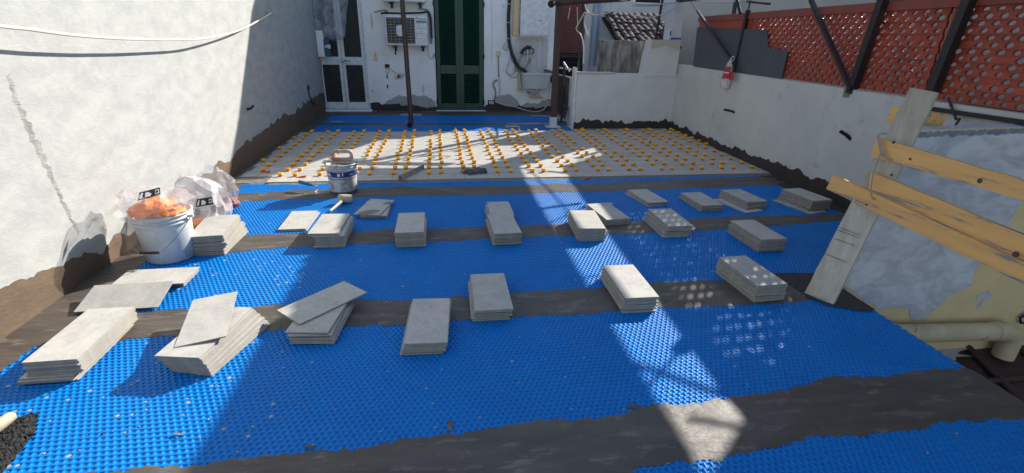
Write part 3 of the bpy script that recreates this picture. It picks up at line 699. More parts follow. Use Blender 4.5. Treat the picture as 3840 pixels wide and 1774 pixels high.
a, b_ = pX2(2141,225,-.12), pX2(2040,0,-.12); pole('brace', a, ext(a, b_, 2.55), .034); pole('upper_rod', ext(a, b_, 2.53), ext(a, b_, 2.84), .012)
a, b_ = pX2(1850,165,-.14), pX2(1740,5,-.14); pole('brace', a, ext(a, b_, 2.55), .030); pole('upper_rod', ext(a, b_, 2.53), ext(a, b_, 2.84), .012)
a, b_ = pX2(2385,245,-.1), pX2(2405,300,-.2); pole('tie_rod', a, b_, .012, n=6)
c_ = b_+Vector((-.03,-.06,.01)); pole('tie_rod', b_, c_, .012, n=6); pole('tie_rod', c_, c_+Vector((0,.02,-.06)), .012, n=6)
a = pX2(2140,218,-.07); mb = MB().box(a.x-.04,a.x+.04,a.y-.05,a.y+.05,a.z-.13,a.z+.02); mb.build('foot_bracket', M['steel'], pg)
# roof: corrugated sheet out of view, translucent to brighten the shade, stopping short of the fence
edge = []; 
for y in np.arange(-1.5, 11.3, .05):
    j = 0
    if 6.6 < y < 8.2: j = .10*noise.noise(Vector((y*5, 0, 3)))+.07*noise.noise(Vector((y*16, 0, 5)))  # ragged stretch shaped so the roof's shadow edge looks leafy
    edge.append((2.82+j, y))
vs = []; 
for x0_, y in edge:
    for k in range(13):
        x = x0_+(5.27-x0_)*k/12; vs.append((x, y, 2.80+(.018 if k % 2 else 0)))
n = len(edge); fs = [(i*13+k, i*13+k+1, (i+1)*13+k+1, (i+1)*13+k) for i in range(n-1) for k in range(12)]
mb = MB().add(vs, fs); mb.build('roof_sheet', M['tarp'], pg)
MB().box(2.86, 2.94, -1.5, 11.2, 2.70, 2.79).box(5.16, 5.22, -1.5, 11.2, 2.72, 2.79).build('beam', M['blacksteel'], pg)
# bracing rods between fence top and roof, whose shadows cross the sunlit strip
MB().tube([(5.32,5.15,2.44),(5.32,6.05,2.80)], .018, 6).tube([(5.32,5.42,2.72),(5.32,5.0,2.50)], .016, 6).tube([(5.33,8.9,2.44),(5.33,9.2,2.8)], .03, 6).tube([(5.33,8.1,2.55),(5.33,8.75,2.62)], .02, 6).build('bracing_rod', M['blacksteel'], pg)

# ================================================================ HOUSE
HY = 14.2
ho = empty('house', (0, HY, 0), 'white painted house closing the back of the terrace with flaking walls', 'house')
poly = [(-3.3,-.3),(-3.12,-.3),(-3.12,2.95),(-1.84,2.95),(-1.84,-.3),(-.05,-.3),(-.05,3.2),(1.26,3.2),(1.26,-.3),(3.26,-.3),(3.26,3.3),(3.75,3.36),(5.6,5.54),(4.2,5.66),(2.6,6.07),(-3.3,6.1)]  # upper right outline, out of view, shaped to cast the shadow edges
MB().prism([(x, HY, z) for x, z in poly], (0,.35,0)).build('wall', M['house'], ho)
MB().box(-3.3, 3.26, HY+.351, HY+.4, -.3, 3.3).build('inner_wall', M['dark'], ho)
MB().box(3.10, 3.258, HY+.40, HY+4, -3, 3.3).build('side_wall', M['house'], ho)
# rendered repair patches low on the wall
def patch(x0, x1, tops, seed, m='cement', base=0.0, y=HY-.006, name='render_patch', a=.04, b=.02):
    xs = np.arange(x0, x1, .02); tz = np.interp(xs, [t[0] for t in tops], [t[1] for t in tops]); vs = []
    for x, t in zip(xs, tz): vs += [(x, y, base), (x, y, t+rag(x, seed, 4, 20, a, b))]
    n = len(xs); return MB().add(vs, [(2*i, 2*i+2, 2*i+3, 2*i+1) for i in range(n-1)]).build(name, M[m], ho)
patch(-1.66, -.07, [(-1.66,.12),(-1.45,.26),(-1.1,.43),(-.3,.42),(-.12,.34),(-.07,.15)], 3)
patch(1.28, 3.22, [(1.28,.12),(1.45,.16),(1.55,.36),(1.75,.48),(2.0,.42),(2.2,.30),(2.3,.12),(2.45,.25),(2.8,.20),(3.22,.40)], 7)
ragged_wall('membrane', ho, 'x', HY-.008, -1.84, -.05, .005, [(-1.84,.22),(-1.2,.17),(-.1,.12)], 'membrane_dark', 14, a=.03, b=.02, off=-1)
ragged_wall('membrane', ho, 'x', HY-.008, 1.26, 3.25, .005, [(1.26,.08),(1.34,.17),(1.6,.22),(1.9,.12),(2.3,.14),(2.6,.08),(3.25,.16)], 'membrane_dark', 15, a=.03, b=.02, off=-1)
# wall scars
for (a, b_, r1, r2, m_) in ((945,145,.05,.11,'yellowwall'),(1000,195,.09,.06,'yellowwall'),(935,55,.03,.16,'yellowwall'),(1065,225,.03,.1,'plaster_low'),(1350,245,.2,.06,'beigepipe'),(1010,190,.07,.09,'plaster_low')):
    p = pY(a, b_, HY-.004); vs = [(p.x+r1*math.cos(t)*(1+.45*random.uniform(-1,1)), p.y, p.z+r2*math.sin(t)*(1+.45*random.uniform(-1,1))) for t in np.linspace(0, 6.28, 26)[:-1]]
    MB().add(vs, [tuple(range(25))]).build('paint_scar', M[m_], ho)
for (a, b_) in ((974,193),(975,218),(1002,193),(995,133)):
    p = pY(a, b_, HY-.006); MB().box(p.x-.018, p.x+.018, HY-.008, HY-.002, p.z-.045, p.z+.045).build('wall_hole', M['dark'], ho)
# step / threshold
MB().bbox(-3.15, -1.80, HY-.20, HY+.1, .0, .045, .008).build('threshold', M['house'], ho)
MB().bbox(-.08, 1.30, HY-.10, HY+.1, .0, .03, .008).build('threshold', M['plaster_low'], ho)
# white glazed door (two leaves)
DY = HY-.02
dr = MB().bbox(-3.12,-3.06,DY,DY+.10,.045,2.95,.006).bbox(-1.88,-1.84,DY,DY+.10,.045,2.95,.006).bbox(-3.06,-1.88,DY,DY+.1,2.88,2.95,.006).build('door', M['white'], ho)
def leaf(x0, x1, st=.075):
    mb = MB()
    mb.bbox(x0, x0+st, DY+.012, DY+.06, .06, 2.87, .006).bbox(x1-st, x1, DY+.012, DY+.06, .06, 2.87, .006)
    for z0, z1 in ((.06,.235),(1.185,1.385),(2.79,2.87)): mb.bbox(x0+st, x1-st, DY+.016, DY+.056, z0, z1, .006)
    mb.bbox(x0+st+.02, x1-st-.02, DY+.008, DY+.016, .09, .205, .004)
    mb.build('door_leaf', M['white'], dr)
    for z0, z1 in ((.235,1.185),(1.385,2.79)):
        vs = []; nx, nz_ = 14, 40
        for i in range(nx+1):
            for k in range(nz_+1):
                x = x0+st+(x1-x0-2*st)*i/nx; z = z0+(z1-z0)*k/nz_
                vs.append((x, DY+.036+.004*noise.noise(Vector((x*28, z*28, 4))), z))
        MB().add(vs, [(i*(nz_+1)+k, (i+1)*(nz_+1)+k, (i+1)*(nz_+1)+k+1, i*(nz_+1)+k+1) for i in range(nx) for k in range(nz_)], 0, True).build('pane', M['glass'], dr)
leaf(-3.055, -2.475); leaf(-2.465, -1.885)
h = pY(866, 153, DY-.03)
MB().tube([h+Vector((0,.05,0)), h, h+Vector((.03,-.01,0)), h+Vector((.16,-.01,0))], [.02,.02,.016,.013], 8).lathe(h+Vector((-.02,.02,0)), [(.0,.0),(.02,0)], 8).build('handle', M['chrome'], dr)
MB().box(h.x-.07, h.x-.045, DY+.0, DY+.013, h.z-.05, h.z-.02).build('keyhole', M['dark'], dr)
# green louvred shutters
SY = HY-.045
for (x0, x1) in ((-.025, .598), (.606, 1.228)):
    sh_ = MB(); st = .105
    sh_.bbox(x0, x0+st, SY, SY+.045, .04, 3.1, .006).bbox(x1-st, x1, SY, SY+.045, .04, 3.1, .006)
    for z0, z1 in ((.04,.22),(.99,1.22),(3.0,3.1)): sh_.bbox(x0+st, x1-st, SY+.003, SY+.042, z0, z1, .005)
    sh_.bbox(x1-.018, x1+.018, SY-.012, SY, .04, 3.1, .004) if x0 < 0 else None
    s_ = sh_.build('shutter', M['green'], ho)
    def slat(z):
        mb = MB(); mb.obox(((x0+x1)/2, SY+.022, z), X_, Vector((0,.75,-.66)).normalized(), Vector((0,.66,.75)).normalized(), (x1-x0)/2-st+.004, .024, .0045)
        return mb
    base = None
    for z in list(np.arange(.25, .98, .046))+list(np.arange(1.25, 2.99, .046)):
        if base is None:
            base = slat(z).build('slat', M['green'], s_, origin=(x0, SY, z)); z_b = z
        else:
            o = base.copy(); COL.objects.link(o); o.parent = s_; o.location = base.location+Vector((0,0,z-z_b))
for (x, z) in ((-.045,2.72),(-.04,1.45),(-.04,.25),(1.245,2.72),(1.245,1.45),(1.245,.25)):
    MB().bbox(x-.022, x+.022, SY-.02, HY+.01, z-.05, z+.05, .006).tube([(x, SY-.015, z-.07),(x, SY-.015, z+.07)], .012, 6).build('hinge', M['blacksteel'], ho)
# splash tiles behind the sink
tx0, tx1, tz0, tz1 = 2.08, 3.02, 1.06, 1.93
for i in range(6):
    for k in range(5):
        w_, h_ = (tx1-tx0)/6, (tz1-tz0)/5
        o = MB().bbox(tx0+i*w_+.003, tx0+(i+1)*w_-.003, HY-.016, HY-.002, tz0+k*h_+.003, tz0+(k+1)*h_-.003, .002).build('wall_tile', M['whitetile'], ho, origin=(tx0+i*w_, HY, tz0+k*h_))
# surface conduit left of the sink
a = pY(1253, 0, HY-.02); b_ = pY(1256, 242, HY-.02); a2 = pY(1240, 0, HY-.02)
z1 = pY(1244, 243, HY).z
p0, p1 = pY(1236, 0, HY-.015), pY(1237, 163, HY-.015)
MB().tube([p0+Vector((0,0,.3)), p1], .014, 6).build('conduit', M['house'], ho)

# --------------------- air conditioner units
def aircon(x0, x1, y0, y1, z0, z1, label, full=True):
    t = empty('air_conditioner', ((x0+x1)/2, y1, z0), label, 'air conditioner')
    MB().bbox(x0, x1, y0, y1, z0, z1, .02).build('casing', M['white'], t)
    gx0, gx1 = x0+.05*(x1-x0), x0+.70*(x1-x0); gz0, gz1 = z0+.07*(z1-z0), z1-.09*(z1-z0)
    MB().bbox(gx0, gx1, y0-.006, y0+.002, gz0, gz1, .003).build('coil_opening', M['dark'], t)
    mb = MB()
    for k in range(9):
        z = gz0+(gz1-gz0)*(k+.5)/9; mb.box(gx0, gx1, y0-.018, y0-.008, z-.004, z+.004)
    for k in range(8):
        x = gx0+(gx1-gx0)*k/7; mb.box(x-.004, x+.004, y0-.022, y0-.018, gz0, gz1)
    for k in range(36):
        z = gz0+(gz1-gz0)*(k+.5)/36; mb.box(gx0, gx1, y0-.011, y0-.009, z-.0015, z+.0015)
    mb.build('grille', M['levelm'], t)
    cx_, cz_ = (gx0+gx1)/2+.0, (gz0+gz1)/2; r = .125
    pts = [(cx_+r*.9*math.copysign(abs(math.cos(a))**.45, math.cos(a)), y0-.034, cz_+r*math.copysign(abs(math.sin(a))**.45, math.sin(a))) for a in np.linspace(0, 2*math.pi, 33)[:-1]]
    MB().prism(pts, (0,.01,0)).build('fan_hub_badge', M['white'], t)
    for k in range(4):
        z = gz0+(gz1-gz0)*(k+1)/5; MB().box(gx1+.03, x1-.02, y0-.003, y0+.004, z-.003, z+.003).build('panel_groove', M['levelm'], t)
    for x in (x0+.22, x1-.14):
        MB().bbox(x-.05, x+.05, y0+.03, y1, z0-.05, z0-.004, .01).bbox(x-.03, x+.03, y1-.05, y1+.0, z0-.14, z0-.05, .01).build('bracket', M['blacksteel'], t)
    for x in (x0+.45, x1-.45): MB().tube([(x,y0-.01,z0+.03),(x,y0+.01,z0+.03)], .01, 6).build('screw', M['blacksteel'], t)
    if full:
        for txt, sz, x, z, m_ in (('DAIKIN', .066, gx1+.075, gz1-.045, 'teal'), ('INVERTER', .030, gx1+.075, gz1-.103, 'card')):
            if txt == 'INVERTER': continue
            cu = bpy.data.curves.new('logo', 'FONT'); cu.body = txt; cu.size = sz; cu.extrude = .001
            o = bpy.data.objects.new('logo', cu); COL.objects.link(o); o.parent = t; o.location = Vector((x, y0-.004, z))-Vector(t['_o']); o.rotation_euler = (math.pi/2, 0, 0)
            me = bpy.data.meshes.new_from_object(o); bpy.data.objects.remove(o)
            o = bpy.data.objects.new('logo', me); COL.objects.link(o); o.parent = t; o.location = Vector((x, y0-.004, z))-Vector(t['_o']); o.rotation_euler = (math.pi/2, 0, 0); me.materials.append(M[m_])
        MB().prism([(gx1+.04,y0-.006,gz1+.01),(gx1+.075,y0-.006,gz1+.01),(gx1+.04,y0-.006,gz1-.03)], (0,.006,0)).build('logo_mark', M['ink'], t)
        MB().box(gx1+.04, gx1+.30, y0-.006, y0+.001, gz1-.105, gz1-.065).build('logo_strip', M['teal'], t)
    return t
YF = 13.82
a, b_ = pY(965, 36, YF), pY(1077, 116, YF)
aircon(a.x, b_.x, YF, HY-.02, b_.z, a.z, 'lower white air conditioner unit hung beside the green shutters')
a2 = pY(960, 3, YF); aircon(a.x-.03, b_.x-.02, YF, HY-.02, a2.z, a2.z+.86, 'upper white air conditioner unit, cut off by the top of the photo', False)
p, q = pY(968, 33, YF+.1), pY(1062, 32, YF+.1)
o = MB().tube(spl([p+Vector((-.1,0,-.02)), p, (p+q)/2+Vector((0,0,-.01)), q, q+Vector((.12,.05,.03)), q+Vector((.2,.08,-.1)), q+Vector((.22,.1,-.6))], 5), .024, 7).build('refrigerant_line', M['black'], origin=q); tag(o, 'black insulated line lying on top of the lower air conditioner', 'pipe')
o = MB().tube(spl([pY(942,31,HY-.2), pY(955,28,HY-.25), pY(968,26,HY-.3), pY(972,29,HY-.2)], 4), [.02]*12+[.05], 6).build('foam_lump', M['foam'], origin=p); tag(o, 'yellow expanded foam lump at the left end of the black line', 'foam')
for (off, lb) in ((0,'grey cable bundle bending down right of the lower air conditioner'),):
    o = MB()
    for k in range(4): o.tube(spl([pY(1052+k*3,22+k,HY-.1), pY(1068+k*2,24,HY-.12), pY(1078+k*2,40,HY-.1), pY(1082+k*1.5,80,HY-.06), pY(1083+k,110,HY-.05)], 5), .014, 6)
    o = o.build('cable_bundle', M['cord'], origin=q); tag(o, lb, 'cables')
for k, (pts, lb) in enumerate(((((1076,115),(1078,142),(1086,148),(1092,135)), 'thin wire loop hanging under the lower air conditioner'), (((975,167),(970,178),(973,187),(979,180),(976,168),(990,180),(1012,190),(1018,186)), 'loose grey wire looping out of the socket box left of the brown pipe'))):
    o = MB().tube(spl([pY(a_, b_, HY-.04) for a_, b_ in pts], 5), .007, 5).build('loose_wire', M['cord'], origin=pY(*pts[0], HY)); tag(o, lb, 'wire')
p = pY(974, 166, HY); o = MB().bbox(p.x-.06, p.x+.06, HY-.02, HY-.001, p.z-.045, p.z+.045, .004).build('socket_box', M['dark'], origin=p); tag(o, 'black open socket box in the wall under the lower air conditioner', 'socket')
p = pY(1236, 258, HY)
t = empty('junction_box', (p.x, HY, p.z), 'small dark open junction box low on the wall right of the shutters', 'junction box')
MB().bbox(p.x-.10, p.x+.10, HY-.012, HY-.001, p.z-.065, p.z+.065, .004).build('box', M['dark'], t)
for k in (-1, 0, 1): MB().box(p.x+k*.045-.016, p.x+k*.045+.016, HY-.02, HY-.012, p.z-.04, p.z+.04).build('terminal', M['white'], t)

# --------------------- dark drain pipe with elbow in front of the house
a, b_ = Vector((-.68, 11.6, 2.63)), Vector((-.64, 11.62, .10))
t = empty('drain_pipe', (-.64, 11.62, .01), 'dark brown drain pipe standing free with an elbow at its foot', 'pipe')
up = a+(a-b_).normalized()*.9
MB().tube([up, b_+Vector((0,0,.06))], .052, 14).build('pipe', M['brownpipe'], t)
MB().tube([b_+Vector((0,0,.42)), b_+Vector((0,0,.36))], .06, 14).tube([b_+Vector((0,0,.05)), b_+Vector((0,0,.10))], .060, 14).build('collar', M['brownpipe'], t)
el = spl([b_+Vector((0,0,.10)), b_+Vector((0,-.005,.03)), b_+Vector((-.015,-.04,-.03)), b_+Vector((-.03,-.12,-.035))], 4)
MB().tube(el, .055, 14, cap=False).tube(el[-2:], .061, 14, cap=False).build('elbow', M['brownpipe'], t)
MB().tube([el[-1], el[-1]+Vector((.0,.02,0))], .050, 14).build('opening', M['dark'], t)
# --------------------- brown post with its steel foot and the gutter on top
t = empty('canopy_post', (2.64, 11.5, .01), 'brown painted square post in a galvanised foot right of the sink', 'post')
MB().obox((2.645,11.5,1.62), X_, Y_, Z_, .062, .062, 1.42).box(2.625,2.665,11.425,11.44,.3,3.0).build('shaft', M['brownpost'], t)
MB().obox((2.645,11.5,.13), X_, Y_, Z_, .075, .07, .12).build('foot', M['plaster_low'], t)
MB().obox((2.645,11.5,.020), X_, Y_, Z_, .17, .12, .006).build('base_plate', M['plaster_low'], t)
a, b_ = pY(1372, 8, 11.45), pY(1560, -4, 11.45)
t = empty('gutter_pipe', (a.x, 11.45, a.z), 'brown drain pipe running level across the top of the brown post', 'pipe')
MB().tube([Vector((2.55,11.42,pY(1400,6,11.42).z)), Vector((4.2,11.42,pY(1400,6,11.42).z+.13))], .068, 14).build('pipe', M['brownpost'], t)
zz = pY(1380, 8, 11.3).z
MB().tube(spl([(2.62,11.42,zz+.05),(2.50,11.38,zz+.03),(2.42,11.28,zz-.02)], 4), .075, 14).build('elbow', M['brownpost'], t)
MB().tube([(2.425,11.30,zz-.012),(2.41,11.265,zz-.028)], [.068,.06], 14).build('opening', M['dark'], t)
# --------------------- boiler cabinet, sink, hose, faucet
a, b_ = pY(1309, -30, HY-.35), pY(1382, 93, HY-.35)
t = empty('boiler_cabinet', (a.x, HY, b_.z), 'white metal boiler cabinet mounted above the sink', 'cabinet')
MB().bbox(a.x, b_.x, HY-.33, HY-.002, b_.z, 3.1, .012).build('cabinet', M['white'], t)
MB().bbox(a.x+.02, b_.x-.02, HY-.352, HY-.335, b_.z+.035, 3.08, .008).build('door', M['white'], t)
MB().box(a.x+.002, a.x+.018, HY-.345, HY-.331, b_.z+.03, 3.08).build('shadow_gap', M['dark'], t)
p = pY(1357, 52, HY-.354); MB().prism([(p.x-.04,p.y,p.z+.02),(p.x+.05,p.y,p.z+.015),(p.x+.05,p.y,p.z-.03)], (0,.002,0)).build('sticker_remnant', M['teal'], t)
p = pY(1299, -10, HY-.2); MB().bbox(p.x-.06, a.x-.004, HY-.16, HY-.002, b_.z+.02, 3.1, .004).build('side_panel', M['yellowwall'], t)
# sink
t = empty('laundry_sink', (2.75, HY, .56), 'white ceramic laundry sink on the wall right of the green shutters', 'sink')
a, b_ = pY(1313, 183, HY-.42), pY(1388, 226, HY-.42)
x0, x1, z0, z1 = a.x, b_.x, b_.z, a.z
mb = MB()
def ring(x0, x1, y0, y1, z, b=.05):
    return [(x0+b,y0,z),(x1-b,y0,z),(x1,y0+b,z),(x1,y1,z),(x0,y1,z),(x0,y0+b,z)]
rings = [ring(x0+.10,x1-.10,HY-.34,HY-.02,z0), ring(x0+.06,x1-.06,HY-.40,HY-.02,z0+.02), ring(x0+.025,x1-.025,HY-.43,HY-.02,z1-.07), ring(x0,x1,HY-.45,HY-.01,z1-.06), ring(x0,x1,HY-.45,HY-.01,z1), ring(x0+.03,x1-.03,HY-.42,HY-.05,z1), ring(x0+.05,x1-.05,HY-.40,HY-.06,z1-.10), ring(x0+.12,x1-.12,HY-.33,HY-.10,z0+.05)]
vs = [p for r in rings for p in r]; fs = [(i*6+k, i*6+(k+1) % 6, (i+1)*6+(k+1) % 6, (i+1)*6+k) for i in range(7) for k in range(6)]+[(5,4,3,2,1,0), tuple(range(42,48))]
mb.add(vs, fs); mb.build('basin', M['sink'], t)
MB().box(x0-.06,x0-.01,HY-.10,HY-.002,z0-.03,z1+.02).box(x0-.07,x0+.06,HY-.12,HY-.002,z0-.05,z0-.01).build('support', M['beigepipe'], t)
cx_ = (x0+x1)/2+.05
MB().tube([(cx_,HY-.2,z0),(cx_,HY-.2,z0-.03)], .06, 10).tube(spl([(cx_,HY-.2,z0-.02),(cx_,HY-.2,z0-.10),(cx_-.08,HY-.17,z0-.15),(cx_-.18,HY-.12,z0-.13),(cx_-.24,HY-.06,z0-.10),(cx_-.24,HY,z0-.10)], 4), .026, 8).build('drain_trap', M['chrome'], t)
MB().add([(x1-.22,HY-.4,z1+.01),(x1-.02,HY-.42,z1+.01),(x1-.0,HY-.1,z1+.06),(x1-.18,HY-.1,z1+.08)], [(0,1,2,3)]).bbox(x1+.002,x1+.02,HY-.40,HY-.1,z0+.18,z1+.04,.004).build('brown_lining', M['brownpost'], t)
# faucet
p = pY(1327, 133, HY-.12)
t = empty('faucet', p, 'chrome wall tap with black hose fittings above the sink', 'tap')
MB().tube([p+Vector((-.12,.02,-.01)), p+Vector((.12,.02,-.01))], .026, 8).tube([p+Vector((-.1,.12,0)), p+Vector((-.1,.02,0))], .018, 6).tube([p+Vector((.1,.12,0)), p+Vector((.1,.02,0))], .018, 6).tube([p+Vector((0,0,.0)), p+Vector((0,0,.08))], [.03,.018], 8).tube(spl([p+Vector((0,0,-.02)), p+Vector((0,-.03,-.10)), p+Vector((0,-.03,-.28))], 3), .015, 8).build('tap_body', M['chrome'], t)
MB().tube([p+Vector((-.16,-.0,.05)), p+Vector((-.02,.0,.14)), p+Vector((.08,.02,.13))], [.03,.05,.045], 8).tube([p+Vector((-.18,0,-.03)), p+Vector((-.14,0,.05))], .035, 8).tube(spl([p+Vector((.1,0,.14)), p+Vector((.17,0,.06)), p+Vector((.14,0,-.04))], 4), .014, 6).build('valve', M['blacksteel'], t)
MB().tube([p+Vector((-.06,-.01,.17)), p+Vector((-.03,-.01,.11))], .028, 7).build('brass_cap', M['foam'], t)
o = MB().tube(spl([pY(1317,136,HY-.12), pY(1308,150,HY-.15), pY(1303,172,HY-.17), pY(1305,180,HY-.17), pY(1316,176,HY-.14), pY(1330,158,HY-.1), pY(1334,146,HY-.1)], 6), .020, 8).build('braided_hose', M['cord'], origin=p); tag(o, 'grey braided hose looping below the tap', 'hose')
o = MB().tube(spl([pY(1282,-25,HY-.08), pY(1281,10,HY-.08), pY(1279,45,HY-.08), pY(1280,95,HY-.09), pY(1285,125,HY-.12), pY(1294,150,HY-.16), pY(1306,170,HY-.2), pY(1318,177,HY-.25), pY(1324,182,HY-.28)], 6), .045, 9).build('black_hose', M['black'], origin=p); tag(o, 'thick black waste hose hanging on the wall into the sink', 'hose')
for (a_, b_) in ((1281,10),(1279,57),(1280,97),(1283,111)):
    q = pY(a_, b_, HY-.09); o = MB().tube([q+Vector((-.052,-.01,0)), q+Vector((0,-.05,0)), q+Vector((.052,-.01,0))], .008, 5).build('hose_clip', M['card'], origin=q); tag(o, {10:'uppermost white strap on the thick black hose', 57:'second white strap from the top on the thick black hose', 97:'third white strap from the top on the thick black hose', 111:'lowest white strap on the thick black hose'}[b_], 'clip', 'straps on the black hose')
for pts, m_, lb in ((((1281,100),(1276,102),(1268,115),(1268,124),(1274,126),(1279,112),(1284,120),(1282,150),(1275,170),(1275,183),(1282,188),(1293,184),(1296,170),(1290,150)), 'cord', 'grey cord hanging in loops behind the black hose'),
                    (((1284,120),(1287,150),(1296,165),(1303,185),(1296,195),(1284,192),(1276,182)), 'cord', 'thin grey cord in a lower loop left of the sink'),
                    (((1250,160),(1257,150)), 'cord', '')):
    if lb:
        o = MB().tube(spl([pY(a_, b_, HY-.05) for a_, b_ in pts], 5), .009, 5).build('looped_cable', M[m_], origin=pY(*pts[0], HY)); tag(o, lb, 'cord')
# socket with conduit
p = pY(1253, 135, HY-.03); q = pY(1255, 201, HY-.03)
t = empty('wall_socket', (p.x, HY, p.z), 'beige wall socket with a conduit dropping to a round cable joint', 'socket')
MB().bbox(p.x-.055, p.x+.055, HY-.05, HY-.002, p.z-.07, p.z+.07, .008).build('socket', M['yellowwall'], t)
MB().box(p.x-.012, p.x+.012, HY-.056, HY-.05, p.z-.025, p.z+.025).build('switch', M['white'], t)
MB().tube([p+Vector((0,0,-.07)), q+Vector((0,0,.04))], .016, 6).build('conduit', M['cord'], t)
MB().tube([(q.x,HY-.03,q.z+.0),(q.x,HY-.055,q.z)], .055, 12).build('joint', M['white'], t)
o = MB().tube(spl([pY(1253,201,HY-.04), pY(1244,204,HY-.04), pY(1241,215,HY-.04), pY(1246,226,HY-.04), pY(1246,240,HY-.04), pY(1243,252,HY-.04)], 5), .022, 7).build('corrugated_conduit', M['cord'], origin=q); tag(o, 'short curved corrugated conduit left of the round cable joint', 'conduit')
o = MB().tube(spl([pY(1256,206,HY-.04), pY(1257,230,HY-.04), pY(1257,255,HY-.04), pY(1262,262,HY-.05), pY(1290,267,HY-.12), pY(1325,278,HY-.2), pY(1350,281,HY-.2), pY(1368,275,HY-.2), pY(1376,262,HY-.12), pY(1380,240,HY-.08), pY(1384,226,HY-.06)], 6), .013, 6).build('white_cable', M['wcable'], origin=q); tag(o, 'white cable sagging along the foot of the wall below the sink', 'cable')

# --------------------- electrical box and plastic sheet at the left end
a, b_ = pY(769, 78, HY-.25), pY(800, 143, HY-.25)
t = empty('meter_box', (a.x+.1, HY-.2, b_.z), 'grey white electrical box with loose breakers left of the white door', 'electrical box')
MB().bbox(max(a.x,-2.99), max(a.x,-2.99)+.16, HY-.32, HY-.08, b_.z, a.z+.02, .012).build('box', M['house'], t)
x_ = max(a.x,-2.99)+.16
MB().bbox(x_, x_+.13, HY-.28, HY-.12, b_.z+.02, b_.z+.42, .008).build('breaker', M['grip'], t)
MB().bbox(x_+.03, x_+.16, HY-.33, HY-.29, b_.z+.22, b_.z+.28, .006).bbox(x_+.10, x_+.17, HY-.34, HY-.30, b_.z+.2, b_.z+.3, .006).build('terminal', M['card'], t)
# plastic bag bulging on the wall/door
bgp = [pY(a_, b_, HY-.30) for a_, b_ in ((775,-20),(865,-20),(868,40),(866,78),(862,96),(845,102),(825,103),(806,98),(797,84),(778,80),(770,66),(776,40))]
c = sum(bgp, Vector())/len(bgp); vs = []; nr = 9; n = 60
cl = spl(bgp+[bgp[0]], 5)[:60]
for j in range(nr+1):
    q = j/nr
    for p in cl:
        v = c.lerp(p, max(.02, math.sin(q*math.pi/2))); d = math.cos(q*math.pi/2)*.20
        nn = noise.noise(Vector((v.x*6, v.z*4, 3)))*.05 + noise.noise(Vector((v.x*16, v.z*9, 8)))*.03
        vs.append((v.x+nn*.3, HY-.10-d-nn, v.z+nn*.3))
mb = MB().add(vs, [(j*60+k, (j+1)*60+k, (j+1)*60+(k+1) % 60, j*60+(k+1) % 60) for j in range(nr) for k in range(60)], 0, True)
o = mb.build('plastic_sheet', M['filmblue'], origin=c); tag(o, 'dusty clear plastic sheet bagged over the left leaf of the white door', 'plastic sheet')
o = MB().tube(spl([pY(783,30,HY-.4), pY(785,90,HY-.4), pY(787,150,HY-.35), pY(790,190,HY-.2)], 5), .005, 5).build('thin_wire', M['cream'], origin=c); tag(o, 'thin yellowish cord hanging in front of the electrical box', 'cord')
o = MB().tube(spl([pX(776,216,-2.99), pX(778,240,-2.97), pX(787,258,-2.97), pX(796,262,-2.97)], 4), .012, 5).tube([pX(775,216,-2.99), pX(777,222,-2.95)], .025, 6).build('loose_wire', M['black'], origin=pX(776,216,-2.99)); tag(o, 'loose wire end with a white clip low on the left wall near the door', 'wire')

# ================================================================ GATE AND STAIR OPENING
gt = empty('stair_gate', (3.15, 12, 0), 'black iron railing gate at the top of the stairs behind the brown post', 'gate')
gy0, gy1 = 11.65, 13.6
def gx(y): return 3.03+.12*(y-11.6)/2
mb = MB(); mb.tube([(gx(gy0),gy0,1.30),(gx(gy1),gy1,1.22)], .022, 6).tube([(gx(gy0),gy0,1.12),(gx(gy1),gy1,1.06)], .016, 6); mb.build('top_rail', M['card'], gt)
MB().tube([(gx(gy0),gy0,.42),(gx(gy1),gy1,.40)], .018, 6).build('bottom_rail', M['blacksteel'], gt)
y = gy0+.08; k = 0
while y < gy1:
    MB().tube([(gx(y)-.0,y,1.12),(gx(y),y,.42),(gx(y)-.07,y-.05,.16)] if k % 1 == 0 else [], .011, 5).build('picket', M['blacksteel'], gt, origin=(gx(y), y, .4)); y += .105; k += 1
MB().tube([(gx(12.2)-.05,12.2,1.36),(gx(12.2)-.05,12.2,.02)], .026, 6).bbox(gx(12.2)-.15,gx(12.2)+.06,12.1,12.3,.0,.03,.004).build('gate_post', M['blacksteel'], gt)
MB().tube([(gx(11.8),11.8,1.25),(gx(12.3)-.05,12.3,1.42),(gx(12.5),12.5,1.2)], .018, 5).build('latch', M['card'], gt)
o = MB().box(3.10, 3.28, 11.5, 14.2, -.28, -.02).build('stair_kerb', M['concrete'], kind='structure')

